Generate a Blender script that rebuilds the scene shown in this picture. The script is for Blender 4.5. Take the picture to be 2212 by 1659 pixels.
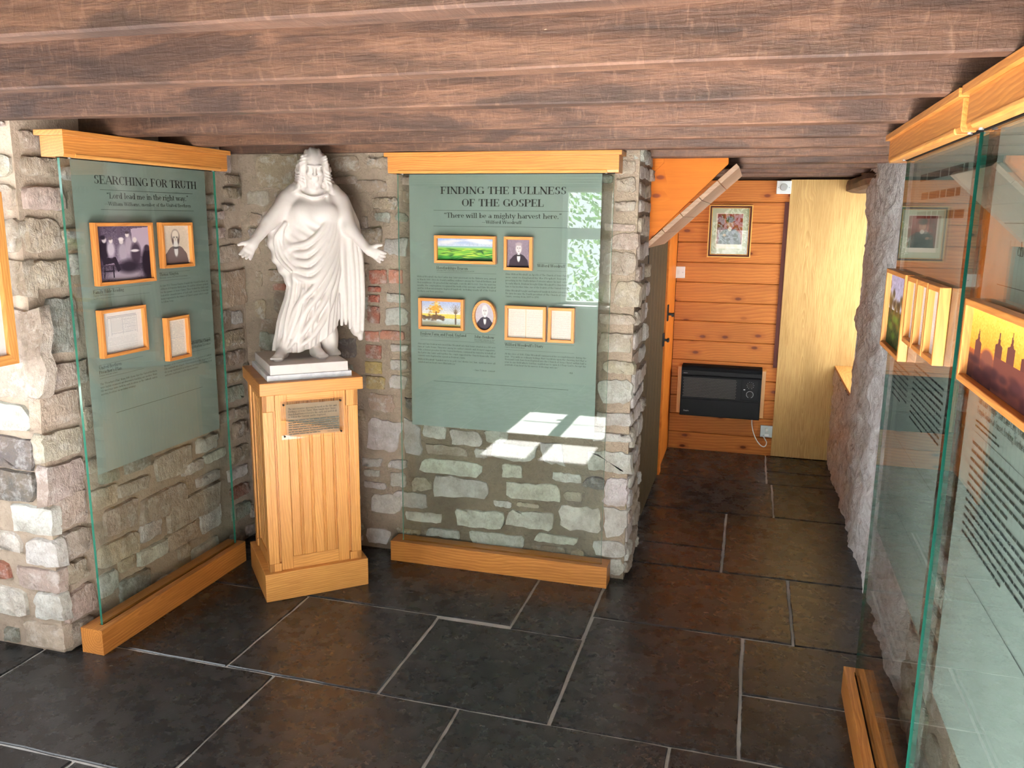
import bpy, bmesh, math, random
import numpy as np
from mathutils import Vector, Matrix, noise

random.seed(7)
rng = np.random.default_rng(11)
scene = bpy.context.scene
for o in list(bpy.data.objects):
    bpy.data.objects.remove(o)
COL = scene.collection

# ------------------------------------------------------------------ camera
F_PX, W_PX, H_PX = 1789.0, 2212.0, 1659.0
PITCH, ROLL, YAW, EYE = 0.19817, 0.0112084, 0.279047, 1.6
cF = Vector((-math.sin(YAW) * math.cos(PITCH), math.cos(YAW) * math.cos(PITCH), -math.sin(PITCH)))
r0 = Vector((math.cos(YAW), math.sin(YAW), 0))
u0 = r0.cross(cF)
cR = math.cos(ROLL) * r0 + math.sin(ROLL) * u0
cU = -math.sin(ROLL) * r0 + math.cos(ROLL) * u0
cam_data = bpy.data.cameras.new('camera')
cam = bpy.data.objects.new('camera', cam_data)
COL.objects.link(cam)
cam.matrix_world = Matrix(((cR.x, cU.x, -cF.x, 0), (cR.y, cU.y, -cF.y, 0), (cR.z, cU.z, -cF.z, EYE), (0, 0, 0, 1)))
cam_data.sensor_fit = 'HORIZONTAL'
cam_data.sensor_width = 36.0
cam_data.lens = 36.0 * F_PX / W_PX
cam_data.clip_start = 0.02
cam_data.clip_end = 200
scene.camera = cam

# ------------------------------------------------------------------ colour management
vs = scene.view_settings
scene.display_settings.display_device = 'sRGB'
vs.view_transform = 'Standard'
vs.look = 'None'
vs.gamma = 1.0
vs.use_curve_mapping = False
vs.exposure = 0.0

# ------------------------------------------------------------------ sky, sun, daylight at the openings
world = bpy.data.worlds.new('sky')
scene.world = world
world.use_nodes = True
wn = world.node_tree.nodes
bg = wn['Background']
bg.inputs[0].default_value = (0.86, 0.93, 1.0, 1)
bg.inputs[1].default_value = 9.0

def light(name, kind, energy, color, loc=(0, 0, 0), direction=None, **kw):
    d = bpy.data.lights.new(name, kind)
    d.energy = energy
    d.color = color
    for k, v in kw.items():
        setattr(d, k, v)
    o = bpy.data.objects.new(name, d)
    COL.objects.link(o)
    o.location = loc
    if direction is not None:
        o.rotation_euler = Vector(direction).to_track_quat('-Z', 'Y').to_euler()
    return o

light('sun', 'SUN', 2600.0, (1.0, 0.965, 0.92), direction=(0.0, 1.0, -0.685), angle=0.009)
# daylight entering at the real openings of the room
light('daylight_window_left', 'AREA', 22, (0.93, 0.97, 1.0), (-2.96, 1.2, 1.25), (1, 0.0, 0), shape='RECTANGLE', size=1.25, size_y=1.1)
light('daylight_doorway', 'AREA', 44, (0.95, 0.98, 1.0), (-0.1, -1.0, 0.76), (-0.28, 1, 0.12), shape='RECTANGLE', size=0.95, size_y=1.4)
light('daylight_window_corridor', 'AREA', 6.5, (0.97, 0.98, 1.0), (0.86, 5.32, 1.22), (-1, 0, -0.05), shape='RECTANGLE', size=0.9, size_y=1.05)

# ------------------------------------------------------------------ pixel -> place helpers (photograph frame)
def ray(x, y):
    return cF + cR * ((x - W_PX / 2) / F_PX) - cU * ((y - H_PX / 2) / F_PX)
def onX(x, y, X):
    d = ray(x, y); t = X / d.x
    return Vector((X, d.y * t, EYE + d.z * t))
def onY(x, y, Y):
    d = ray(x, y); t = Y / d.y
    return Vector((d.x * t, Y, EYE + d.z * t))

# ------------------------------------------------------------------ helpers
def lin(c):
    out = []
    for v in c[:3]:
        v = v / 255.0
        out.append(v / 12.92 if v <= 0.04045 else ((v + 0.055) / 1.055) ** 2.4)
    return tuple(out)
def lin4(c):
    return lin(c) + (1.0,)

def tag(o, label=None, cat=None, group=None, kind=None):
    if label: o['label'] = label
    if cat: o['category'] = cat
    if group: o['group'] = group
    if kind: o['kind'] = kind
    return o

def empty(name, loc=(0, 0, 0), rz=0.0, label=None, cat=None, group=None, kind=None):
    o = bpy.data.objects.new(name, None)
    o.empty_display_size = 0.1
    COL.objects.link(o)
    o.location = loc
    o.rotation_euler = (0, 0, rz)
    return tag(o, label, cat, group, kind)

def link(name, me, mats=None, parent=None, loc=None, smooth=False):
    if mats is not None and not me.materials:
        for m in (mats if isinstance(mats, (list, tuple)) else [mats]):
            me.materials.append(m)
    if smooth:
        me.polygons.foreach_set('use_smooth', np.ones(len(me.polygons), dtype=bool))
    o = bpy.data.objects.new(name, me)
    COL.objects.link(o)
    if parent is not None:
        o.parent = parent
    if loc is not None:
        o.location = loc
    return o

def mesh(name, V, F, mats=None, parent=None, loc=None, smooth=False, bevel=0.0, seg=2):
    me = bpy.data.meshes.new(name)
    me.from_pydata([tuple(v) for v in V], [], [tuple(f) for f in F])
    me.update()
    o = link(name, me, mats, parent, loc, smooth)
    if bevel:
        b = o.modifiers.new('bevel', 'BEVEL')
        b.width = bevel; b.segments = seg; b.limit_method = 'ANGLE'; b.angle_limit = 0.7
    return o

class MB:
    def __init__(s): s.v = []; s.f = []
    def box(s, x0, x1, y0, y1, z0, z1):
        n = len(s.v)
        s.v += [(x0, y0, z0), (x1, y0, z0), (x1, y1, z0), (x0, y1, z0), (x0, y0, z1), (x1, y0, z1), (x1, y1, z1), (x0, y1, z1)]
        s.f += [tuple(n + i for i in q) for q in ((3, 2, 1, 0), (4, 5, 6, 7), (0, 1, 5, 4), (1, 2, 6, 5), (2, 3, 7, 6), (3, 0, 4, 7))]
        return s
    def prism(s, pts, a, b, axis='y'):
        """extrude a polygon given in the two other axes from a to b along axis"""
        n = len(s.v); k = len(pts)
        for t in (a, b):
            for p, q in pts:
                s.v.append({'y': (p, t, q), 'x': (t, p, q), 'z': (p, q, t)}[axis])
        s.f.append(tuple(n + i for i in range(k)))
        s.f.append(tuple(n + k + i for i in reversed(range(k))))
        for i in range(k):
            j = (i + 1) % k
            s.f.append((n + j, n + i, n + k + i, n + k + j))
        return s
    def cyl(s, c, r, h, axis='z', n=20, r2=None):
        r2 = r if r2 is None else r2
        b = len(s.v)
        for t, rr in ((0, r), (h, r2)):
            for i in range(n):
                a = 2 * math.pi * i / n; p, q = rr * math.cos(a), rr * math.sin(a)
                s.v.append({'z': (c[0] + p, c[1] + q, c[2] + t), 'y': (c[0] + p, c[1] + t, c[2] + q), 'x': (c[0] + t, c[1] + p, c[2] + q)}[axis])
        s.f.append(tuple(b + i for i in range(n))); s.f.append(tuple(b + n + i for i in reversed(range(n))))
        for i in range(n):
            j = (i + 1) % n
            s.f.append((b + j, b + i, b + n + i, b + n + j))
        return s
    def tube(s, pts, r, n=8):
        b = len(s.v); pts = [Vector(p) for p in pts]; up = Vector((0.3, 0.2, 1)).normalized()
        for i, p in enumerate(pts):
            t = (pts[min(i + 1, len(pts) - 1)] - pts[max(i - 1, 0)]).normalized()
            a = t.cross(up).normalized(); c = t.cross(a)
            for k in range(n):
                w = 2 * math.pi * k / n
                s.v.append(tuple(p + a * (r * math.cos(w)) + c * (r * math.sin(w))))
        for i in range(len(pts) - 1):
            for k in range(n):
                l = (k + 1) % n
                s.f.append((b + i * n + k, b + i * n + l, b + (i + 1) * n + l, b + (i + 1) * n + k))
        s.f.append(tuple(b + k for k in reversed(range(n)))); s.f.append(tuple(b + (len(pts) - 1) * n + k for k in range(n)))
        return s
    def build(s, name, mats=None, parent=None, loc=None, smooth=False, bevel=0.0, seg=2):
        o = mesh(name, s.v, s.f, mats, parent, loc, smooth, bevel, seg)
        bm = bmesh.new(); bm.from_mesh(o.data)
        bmesh.ops.recalc_face_normals(bm, faces=bm.faces); bm.to_mesh(o.data); bm.free()
        return o

def box(name, x0, x1, y0, y1, z0, z1, mat, parent=None, bevel=0.0, seg=2):
    return MB().box(x0, x1, y0, y1, z0, z1).build(name, mat, parent, None, False, bevel, seg)

# ------------------------------------------------------------------ materials
class NT:
    def __init__(s, name):
        s.m = bpy.data.materials.new(name); s.m.use_nodes = True
        s.t = s.m.node_tree; s.n = s.t.nodes; s.l = s.t.links
        s.b = s.n['Principled BSDF']; s.out = s.n['Material Output']
    def node(s, kind, **kw):
        nd = s.n.new(kind)
        for k, v in kw.items():
            if k.startswith('i_'):
                key = k[2:]; key = int(key) if key.isdigit() else key.replace('_', ' ')
                s.put(nd, key, v)
            else:
                setattr(nd, k, v)
        return nd
    def put(s, nd, key, v):
        if hasattr(v, 'is_output') or isinstance(v, bpy.types.NodeSocket):
            s.l.new(v, nd.inputs[key])
        else:
            nd.inputs[key].default_value = v
    def coords(s, scale=(1, 1, 1), rot=(0, 0, 0), rand=True, loc=(0, 0, 0)):
        tc = s.node('ShaderNodeTexCoord').outputs['Object']
        if rand:
            oi = s.node('ShaderNodeObjectInfo').outputs['Random']
            mul = s.node('ShaderNodeMath', operation='MULTIPLY', i_0=oi, i_1=37.0).outputs[0]
            tc = s.node('ShaderNodeVectorMath', operation='ADD', i_0=tc, i_1=mul).outputs[0]
        mp = s.node('ShaderNodeMapping', i_Vector=tc)
        mp.inputs['Scale'].default_value = scale; mp.inputs['Rotation'].default_value = rot; mp.inputs['Location'].default_value = loc
        return mp.outputs[0]
    def noise(s, vec, scale, detail=4, rough=0.55, dist=0.0, out='Fac'):
        nd = s.node('ShaderNodeTexNoise', i_Vector=vec, i_Scale=scale, i_Detail=detail, i_Roughness=rough, i_Distortion=dist)
        return nd.outputs[out]
    def ramp(s, fac, stops, interp='LINEAR'):
        nd = s.node('ShaderNodeValToRGB', i_Fac=fac); cr = nd.color_ramp; cr.interpolation = interp
        while len(cr.elements) < len(stops): cr.elements.new(0.5)
        for e, (p, c) in zip(cr.elements, stops):
            e.position = p; e.color = (tuple(c) + (1,))[:4] if not isinstance(c, (int, float)) else (c, c, c, 1)
        return nd.outputs[0]
    def mix(s, a, b, fac, mode='MIX'):
        nd = s.node('ShaderNodeMix', data_type='RGBA', blend_type=mode)
        s.put(nd, 0, fac); s.put(nd, 6, a); s.put(nd, 7, b)
        return nd.outputs[2]
    def math(s, op, a, b=0.0):
        return s.node('ShaderNodeMath', operation=op, i_0=a, i_1=b).outputs[0]
    def bump(s, h, strength=0.3, dist=0.01, normal=None):
        nd = s.node('ShaderNodeBump', i_Height=h, i_Strength=strength, i_Distance=dist)
        if normal is not None: s.l.new(normal, nd.inputs['Normal'])
        return nd.outputs[0]
    def fin(s, color=None, rough=None, normal=None, spec=None, **kw):
        if color is not None: s.put(s.b, 'Base Color', color)
        if rough is not None: s.put(s.b, 'Roughness', rough)
        if normal is not None: s.l.new(normal, s.b.inputs['Normal'])
        if spec is not None: s.put(s.b, 'Specular IOR Level', spec)
        for k, v in kw.items(): s.put(s.b, k.replace('_', ' '), v)
        return s.m

def plain(name, rgb, rough=0.5, spec=0.5, **kw):
    return NT(name).fin(lin4(rgb), rough, None, spec, **kw)

AX = {'x': (0, 0, 0), 'y': (0, 0, -math.pi / 2), 'z': (0, math.pi / 2, 0)}
def wood(name, light_rgb, dark_rgb, axis='x', rough=0.38, ring=40.0, contrast=1.0, knots=0.0, knot_rgb=(92, 38, 14), fine=1.0, coat=0.15, warp=0.022, tilt=0.035, axis_at=None, spec=0.4):
    """flat-sawn timber: growth rings about an axis lying just behind the surface and slightly tilted, so they open into cathedrals"""
    n = NT(name)
    tc = n.node('ShaderNodeTexCoord').outputs['Object']
    mp = n.node('ShaderNodeMapping', i_Vector=tc); mp.inputs['Rotation'].default_value = AX[axis]
    v = mp.outputs[0]
    oi = n.node('ShaderNodeObjectInfo').outputs['Random']
    if axis_at is None:
        r2 = n.math('FRACT', n.math('MULTIPLY', oi, 7.31)); r3 = n.math('FRACT', n.math('MULTIPLY', oi, 3.77))
        off = n.node('ShaderNodeCombineXYZ', i_0=n.math('MULTIPLY', oi, 23.0), i_1=n.math('SUBTRACT', n.math('MULTIPLY', r2, 0.14), 0.07), i_2=n.math('SUBTRACT', n.math('MULTIPLY', r3, 0.14), 0.07)).outputs[0]
    else:
        off = n.node('ShaderNodeCombineXYZ', i_0=axis_at[0], i_1=axis_at[1], i_2=axis_at[2]).outputs[0]
    v = n.node('ShaderNodeVectorMath', operation='ADD', i_0=v, i_1=off).outputs[0]
    vf = n.node('ShaderNodeVectorMath', operation='MULTIPLY', i_0=v, i_1=(0.45, 1, 1)).outputs[0]
    wz = n.noise(vf, 3.2, 3, 0.5, 0.0, 'Color')
    wz = n.node('ShaderNodeVectorMath', operation='SUBTRACT', i_0=wz, i_1=(0.5, 0.5, 0.5)).outputs[0]
    wz = n.node('ShaderNodeVectorMath', operation='MULTIPLY', i_0=wz, i_1=(0.0, warp * 4, warp * 4)).outputs[0]
    vd = n.node('ShaderNodeVectorMath', operation='ADD', i_0=v, i_1=wz).outputs[0]
    tl = n.node('ShaderNodeMapping', i_Vector=vd); tl.inputs['Rotation'].default_value = (0, tilt, tilt * 0.8)
    vd = tl.outputs[0]
    if knots:
        sp = n.node('ShaderNodeSeparateXYZ', i_0=v)
        vk = n.node('ShaderNodeCombineXYZ', i_0=n.math('MULTIPLY', sp.outputs[0], 5.0), i_1=n.math('MULTIPLY', sp.outputs[2], 10.0)).outputs[0]
        vo = n.node('ShaderNodeTexVoronoi', voronoi_dimensions='2D', feature='F1', i_Vector=vk, i_Scale=1.0, i_Randomness=0.9)
        kd = vo.outputs['Distance']
        sel = n.node('ShaderNodeSeparateColor', i_Color=vo.outputs['Color']).outputs[0]
        has = n.ramp(sel, [(1 - knots - 0.01, 0.0), (1 - knots, 1.0)])
        pull = n.node('ShaderNodeMapRange', i_0=kd, i_1=0.0, i_2=0.5, i_3=0.02, i_4=0.0).outputs[0]
        pull = n.math('MULTIPLY', pull, has)
        pv = n.node('ShaderNodeCombineXYZ', i_0=0.0, i_1=pull, i_2=pull).outputs[0]
        vd = n.node('ShaderNodeVectorMath', operation='ADD', i_0=vd, i_1=pv).outputs[0]
    wv = n.node('ShaderNodeTexWave', wave_type='RINGS', rings_direction='X', wave_profile='SAW', i_Vector=vd, i_Scale=ring, i_Distortion=1.0, i_Detail=2.0, i_Detail_Scale=0.6)
    rings = wv.outputs['Fac']
    vp = n.node('ShaderNodeVectorMath', operation='MULTIPLY', i_0=v, i_1=(9.0, 260.0, 260.0)).outputs[0]
    pores = n.noise(vp, 1.0, 3, 0.6)
    vt = n.node('ShaderNodeVectorMath', operation='MULTIPLY', i_0=v, i_1=(1.6, 10.0, 10.0)).outputs[0]
    tone = n.noise(vt, 1.0, 3, 0.5)
    c = n.mix(lin4(light_rgb), lin4(dark_rgb), n.math('MULTIPLY', n.ramp(rings, [(0.1, 0.0), (0.85, 1.0), (1.0, 0.2)]), 0.55 * contrast))
    c = n.mix(c, lin4(dark_rgb), n.math('MULTIPLY', n.ramp(pores, [(0.44, 0.0), (0.64, 1.0)]), 0.6 * fine))
    c = n.mix(c, lin4([k * 0.85 for k in dark_rgb]), n.math('MULTIPLY', n.ramp(tone, [(0.42, 0.0), (0.8, 1.0)]), 0.5))
    if knots:
        k1 = n.ramp(kd, [(0.07, 1.0), (0.13, 0.0)])
        k2 = n.ramp(kd, [(0.10, 0.5), (0.30, 0.0)])
        c = n.mix(c, lin4([0.6 * a + 0.4 * b for a, b in zip(dark_rgb, knot_rgb)]), n.math('MULTIPLY', k2, has))
        c = n.mix(c, lin4(knot_rgb), n.math('MULTIPLY', k1, has))
    h = n.math('ADD', n.math('MULTIPLY', pores, 0.5), n.math('MULTIPLY', rings, 0.25))
    m = n.fin(c, rough, n.bump(h, 0.12, 0.002), spec)
    n.b.inputs['Coat Weight'].default_value = coat
    n.b.inputs['Coat Roughness'].default_value = 0.25
    return m

OAK = {a: wood('oak_' + a, (204, 138, 70), (158, 94, 38), a, ring=30, contrast=1.2) for a in 'xyz'}
OAKP = {a: wood('pale_oak_' + a, (220, 160, 88), (178, 114, 52), a, ring=34, contrast=1.2) for a in 'xyz'}
PINE = wood('varnished_pine', (200, 126, 64), (152, 82, 34), 'x', 0.46, ring=20, knots=0.36, coat=0.0, fine=0.5, spec=0.1)
PINE_D = wood('orange_pine', (220, 126, 48), (190, 96, 30), 'x', 0.45, ring=16, knots=0.14, coat=0.0, spec=0.1, fine=0.4, contrast=0.6)
PINE_W = wood('worn_pine', (198, 164, 138), (162, 122, 94), 'x', 0.5, ring=26, fine=0.8)
PLY = wood('ash_board', (206, 170, 112), (162, 120, 68), 'z', 0.5, ring=44, contrast=1.0, coat=0.0, warp=0.035, spec=0.15, tilt=0.05, axis_at=(0.3, -5.83, 0.42))
DOORW = wood('dark_door_timber', (92, 76, 52), (58, 46, 30), 'z', 0.6, ring=26, coat=0.0, spec=0.1)

def joist_mat():
    n = NT('stained_joist_timber')
    v = n.coords((1, 1, 1))
    a = n.noise(n.node('ShaderNodeVectorMath', operation='MULTIPLY', i_0=v, i_1=(1.3, 5, 8)).outputs[0], 1.6, 6, 0.62, 0.8)
    b = n.noise(n.node('ShaderNodeVectorMath', operation='MULTIPLY', i_0=v, i_1=(14, 120, 120)).outputs[0], 1.0, 5, 0.65, 0.4)
    saw = n.noise(n.node('ShaderNodeVectorMath', operation='MULTIPLY', i_0=v, i_1=(70, 10, 22)).outputs[0], 1.0, 4, 0.6, 0.8)
    c = n.ramp(a, [(0.3, lin((44, 30, 24))), (0.46, lin((70, 48, 37))), (0.58, lin((86, 60, 46))), (0.75, lin((108, 78, 61)))])
    c = n.mix(c, lin4((40, 25, 19)), n.math('MULTIPLY', n.ramp(b, [(0.46, 0.0), (0.72, 1.0)]), 0.65))
    c = n.mix(c, lin4((122, 94, 78)), n.math('MULTIPLY', n.ramp(saw, [(0.55, 0.0), (0.75, 1.0)]), 0.35))
    blotch = n.noise(n.node('ShaderNodeVectorMath', operation='MULTIPLY', i_0=v, i_1=(2.6, 3, 7)).outputs[0], 1.0, 4, 0.55, 0.5)
    c = n.mix(c, lin4((44, 30, 25)), n.math('MULTIPLY', n.ramp(blotch, [(0.57, 0.0), (0.63, 1.0)]), 0.7))
    chip = n.noise(n.node('ShaderNodeVectorMath', operation='MULTIPLY', i_0=v, i_1=(16, 60, 60)).outputs[0], 1.0, 4, 0.7)
    c = n.mix(c, lin4((190, 166, 142)), n.math('MULTIPLY', n.ramp(chip, [(0.74, 0.0), (0.765, 1.0)]), 0.8))
    h = n.math('ADD', n.math('MULTIPLY', b, 0.6), n.math('ADD', n.math('MULTIPLY', a, 0.8), n.math('MULTIPLY', saw, 0.5)))
    return n.fin(c, 0.6, n.bump(h, 0.55, 0.006), 0.3)
JOIST = joist_mat()

def stone_mat():
    n = NT('rubble_stone')
    oc = n.node('ShaderNodeObjectInfo').outputs['Color']
    v = n.coords((1, 1, 1))
    a = n.noise(v, 12, 7, 0.66, 0.15)
    b = n.noise(v, 55, 6, 0.72, 0.2)
    d = n.noise(v, 20, 6, 0.68, 0.2)
    c = n.mix(oc, n.mix(oc, (0.26, 0.20, 0.15, 1), 0.55), n.ramp(a, [(0.36, 1.0), (0.58, 0.0)]))
    c = n.mix(c, n.mix(oc, (0.9, 0.88, 0.85, 1), 0.6), n.math('MULTIPLY', n.ramp(d, [(0.5, 0.0), (0.68, 1.0)]), 0.6))
    c = n.mix(c, n.mix(oc, (0.2, 0.15, 0.11, 1), 0.6), n.math('MULTIPLY', n.ramp(b, [(0.54, 0.0), (0.7, 1.0)]), 0.75))
    rid = n.noise(n.node('ShaderNodeVectorMath', operation='MULTIPLY', i_0=v, i_1=(62, 62, 26)).outputs[0], 1.0, 5, 0.66, 0.35)
    h = n.math('ADD', n.math('MULTIPLY', a, 0.9), n.math('ADD', n.math('MULTIPLY', b, 0.45), n.math('MULTIPLY', rid, 0.6)))
    return n.fin(c, 0.88, n.bump(h, 1.0, 0.02), 0.15)
STONE = stone_mat()

def mortar_mat(name, c1, c2, strength=0.6):
    n = NT(name)
    v = n.coords((1, 1, 1), rand=False)
    a = n.noise(v, 5, 5, 0.6, 0.3); b = n.noise(v, 60, 5, 0.7)
    c = n.ramp(a, [(0.3, lin(c1)), (0.7, lin(c2))])
    c = n.mix(c, lin4([k * 0.6 for k in c1]), n.math('MULTIPLY', n.ramp(b, [(0.55, 0.0), (0.8, 1.0)]), 0.5))
    return n.fin(c, 0.92, n.bump(n.math('ADD', n.math('MULTIPLY', a, 1.5), b), strength, 0.012), 0.1)
MORTAR = mortar_mat('lime_mortar', (152, 136, 121), (182, 166, 150))
MORTAR_D = mortar_mat('dark_mortar', (118, 104, 91), (150, 135, 119), 0.9)

def rough_wall_mat():
    n = NT('limewashed_rubble')
    v = n.coords((1, 1, 1), rand=False)
    a = n.noise(v, 11, 6, 0.62, 1.2); b = n.noise(v, 34, 5, 0.65, 1.0)
    c = n.ramp(a, [(0.28, lin((150, 141, 138))), (0.42, lin((200, 193, 190))), (0.62, lin((228, 224, 222))), (0.8, lin((212, 204, 200)))])
    c = n.mix(c, lin4((112, 98, 92)), n.math('MULTIPLY', n.ramp(b, [(0.54, 0.0), (0.72, 1.0)]), 0.45))
    return n.fin(c, 0.9, n.bump(n.math('ADD', a, n.math('MULTIPLY', b, 0.6)), 0.8, 0.02), 0.12)
ROUGH = rough_wall_mat()

def slate_mat():
    n = NT('black_slate')
    v = n.coords((1, 1, 1))
    a = n.noise(v, 13, 8, 0.72, 0.1); b = n.noise(v, 70, 6, 0.7, 0.1)
    c = n.ramp(a, [(0.32, lin((24, 25, 27))), (0.5, lin((35, 36, 38))), (0.7, lin((52, 53, 54)))])
    br = n.noise(v, 1.1, 3, 0.5)
    c = n.mix(c, lin4((50, 40, 34)), n.math('MULTIPLY', n.ramp(br, [(0.46, 0.0), (0.68, 1.0)]), 0.2))
    dust = n.noise(v, 34, 9, 0.78, 0.6)
    c = n.mix(c, lin4((120, 117, 114)), n.math('MULTIPLY', n.ramp(dust, [(0.57, 0.0), (0.76, 1.0)]), 0.42))
    fleck = n.noise(n.node('ShaderNodeVectorMath', operation='MULTIPLY', i_0=v, i_1=(30, 75, 30)).outputs[0], 1.0, 5, 0.7, 1.0)
    c = n.mix(c, lin4((176, 172, 168)), n.math('MULTIPLY', n.ramp(fleck, [(0.735, 0.0), (0.76, 1.0)]), 0.5))
    rg = n.ramp(a, [(0.3, 0.22), (0.7, 0.33)])
    h = n.math('ADD', n.math('MULTIPLY', b, 0.3), n.math('ADD', n.math('MULTIPLY', a, 0.7), n.math('MULTIPLY', dust, 0.3)))
    return n.fin(c, rg, n.bump(h, 0.2, 0.007), 0.42)
SLATE = slate_mat()
GROUT = mortar_mat('pale_grout', (164, 162, 158), (192, 190, 186), 0.4)

def marble_mat(name, c1, c2, scale, amt):
    n = NT(name)
    v = n.coords((1, 1, 1), rand=False)
    a = n.noise(v, scale, 6, 0.65, 1.6)
    c = n.mix(lin4(c1), lin4(c2), n.math('MULTIPLY', n.ramp(a, [(0.5, 0.0), (0.72, 1.0)]), amt))
    return n.fin(c, 0.42, None, 0.45)
MARBLE = marble_mat('white_marble', (219, 210, 206), (194, 182, 176), 7, 0.35)
MARBLE_V = marble_mat('veined_marble', (228, 230, 236), (160, 164, 178), 5, 0.7)

def glass_mat(name='clear_glass', tint=(0.955, 0.985, 0.965), ior=1.5):
    n = NT(name)
    n.n.remove(n.b)
    tr = n.node('ShaderNodeBsdfTransparent', i_Color=tint + (1,))
    gl = n.node('ShaderNodeBsdfGlossy', i_Color=(1, 1, 1, 1), i_Roughness=0.0)
    # thin clear pane: the straight-through ray leaves at the angle it came in, so both faces reflect alike
    bf = n.node('ShaderNodeNewGeometry').outputs['Backfacing']
    fr = n.node('ShaderNodeFresnel', i_IOR=n.node('ShaderNodeMapRange', i_0=bf, i_1=0.0, i_2=1.0, i_3=ior, i_4=1.0 / ior).outputs[0])
    mx = n.node('ShaderNodeMixShader', i_0=fr.outputs[0], i_1=tr.outputs[0], i_2=gl.outputs[0])
    n.l.new(mx.outputs[0], n.out.inputs[0])
    return n.m
GLASS = glass_mat()
GLASS_EDGE = NT('green_glass_edge').fin(lin4((9, 46, 38)), 0.12, None, 0.25)

GLASS_EDGE_M = NT('teal_glass_edge').fin(lin4((40, 96, 80)), 0.15, None, 0.3)
GLASS_EDGE_L = NT('pale_glass_edge').fin(lin4((112, 164, 146)), 0.2, None, 0.3)
def film_mat():
    n = NT('sage_film')
    v = n.coords((1, 1, 1), rand=False)
    a = n.noise(v, 2.2, 3, 0.5, 0.3)
    c = n.ramp(a, [(0.3, lin((134, 145, 141))), (0.7, lin((144, 155, 151)))])
    return n.fin(c, 0.6, None, 0.15)
FILM = film_mat()
INK = plain('black_ink', (22, 25, 26), 0.6, 0.2)
INK_S = plain('grey_ink', (44, 52, 50), 0.6, 0.2)
BLACK = plain('black_enamel', (11, 12, 14), 0.55, 0.04)
BLACK_M = plain('black_iron', (18, 16, 15), 0.6, 0.12)
DARKGAP = plain('black_gasket', (14, 13, 12), 0.8, 0.1)
WHITE = plain('white_plastic', (232, 234, 232), 0.35, 0.5)
GREYM = plain('grey_metal_plate', (150, 152, 154), 0.4, 0.5, Metallic=0.6)
PAPER = plain('paper', (226, 218, 206), 0.8, 0.1)
GOLD = plain('gilt_wood', (176, 128, 58), 0.38, 0.5, Metallic=0.45)
MAROON = plain('maroon_lacquer', (56, 22, 16), 0.6, 0.1)
MAT_G = plain('sage_mount_card', (190, 194, 170), 0.8, 0.1)
def attr_mat(name, rough=0.75, spec=0.08):
    n = NT(name)
    at = n.node('ShaderNodeVertexColor', layer_name='Col')
    return n.fin(at.outputs[0], rough, None, spec)
PRINT = attr_mat('printed_picture')
# ================================================================== SETTING
ZJ = 1.87            # underside of the joists
XR, XE = 0.57, -0.472  # right wall face, end of the stone cross wall

# ---- floor: grout bed + each slate slab
floor = box('floor', -3.1, 1.1, -1.3, 5.95, -0.06, -0.006, GROUT)
tag(floor, 'dark slate slab floor with pale grout joints', 'floor', kind='structure')
rows = [  # (y0, y1, cross joints)
    (-1.3, -0.62, [-2.5, -1.5, -0.4, 0.3]), (-0.62, 0.02, [-2.1, -1.2, -0.7, 0.2]), (0.02, 0.6, [-2.4, -1.7, -0.95, -0.2]),
    (0.6, 1.18, [-2.1, -1.25, -0.55, 0.15]), (1.18, 1.757, [-2.45, -1.85, -0.95, -0.35, 0.3]),
    (1.757, 2.345, [-2.45, -1.537, -0.844, -0.151]),
]
slabs = []
for y0, y1, cs in rows:
    xs = [-3.1] + cs + [1.1]
    for a, b in zip(xs[:-1], xs[1:]): slabs.append((a, b, y0, y1))
R2 = 2.345
slabs += [(-3.1, -2.32, R2, 2.94), (-2.32, -1.736, R2, 2.94), (-1.736, -1.14, R2, 2.937), (-1.14, -0.537, R2, 2.92),
          (-0.537, 0.055, R2, 3.118), (0.055, 1.1, R2, 2.71), (0.055, 1.1, 2.71, 3.112),
          (-3.1, -1.9, 2.94, 3.6), (-1.9, -0.836, 2.94, 3.6), (-0.836, -0.541, 2.92, 3.6),
          (-0.541, 0.244, 3.118, 3.728), (0.244, 1.1, 3.112, 3.728),
          (-0.56, -0.05, 3.728, 3.998), (-0.56, -0.05, 3.998, 4.545), (-0.05, 1.1, 3.728, 4.553),
          (-0.56, 0.2, 4.545, 5.165), (0.2, 1.1, 4.553, 5.165), (-0.56, 0.17, 5.165, 5.95), (0.17, 1.1, 5.165, 5.44), (0.17, 1.1, 5.44, 5.95)]
for (x0, x1, y0, y1) in slabs:
    # outline with slightly wandering edges, top arrised
    g = 0.0055; n = 9; o = []
    for k in range(n): o.append((x0 + g + (x1 - x0 - 2 * g) * k / n, y0 + g))
    for k in range(n): o.append((x1 - g, y0 + g + (y1 - y0 - 2 * g) * k / n))
    for k in range(n): o.append((x1 - g - (x1 - x0 - 2 * g) * k / n, y1 - g))
    for k in range(n): o.append((x0 + g, y1 - g - (y1 - y0 - 2 * g) * k / n))
    o = [(p + random.uniform(-.0022, .0022), q + random.uniform(-.0022, .0022)) for p, q in o]
    cx, cy = (x0 + x1) / 2, (y0 + y1) / 2; m = len(o); dz = random.uniform(-0.0012, 0.0012)
    V = [(p, q, -0.02) for p, q in o] + [(p, q, -0.003 + dz) for p, q in o]
    V += [(cx + (p - cx) * (1 - .006 / abs(x1 - x0)), cy + (q - cy) * (1 - .006 / abs(y1 - y0)), dz) for p, q in o]
    Fc = []
    for r in (0, m):
        for k in range(m):
            l = (k + 1) % m; Fc.append((r + k, r + l, r + m + l, r + m + k))
    Fc.append(tuple(2 * m + k for k in range(m)))
    V = [(p - cx, q - cy, r) for p, q, r in V]
    mesh('slab', V, Fc, SLATE, floor, loc=(cx, cy, 0))

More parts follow.
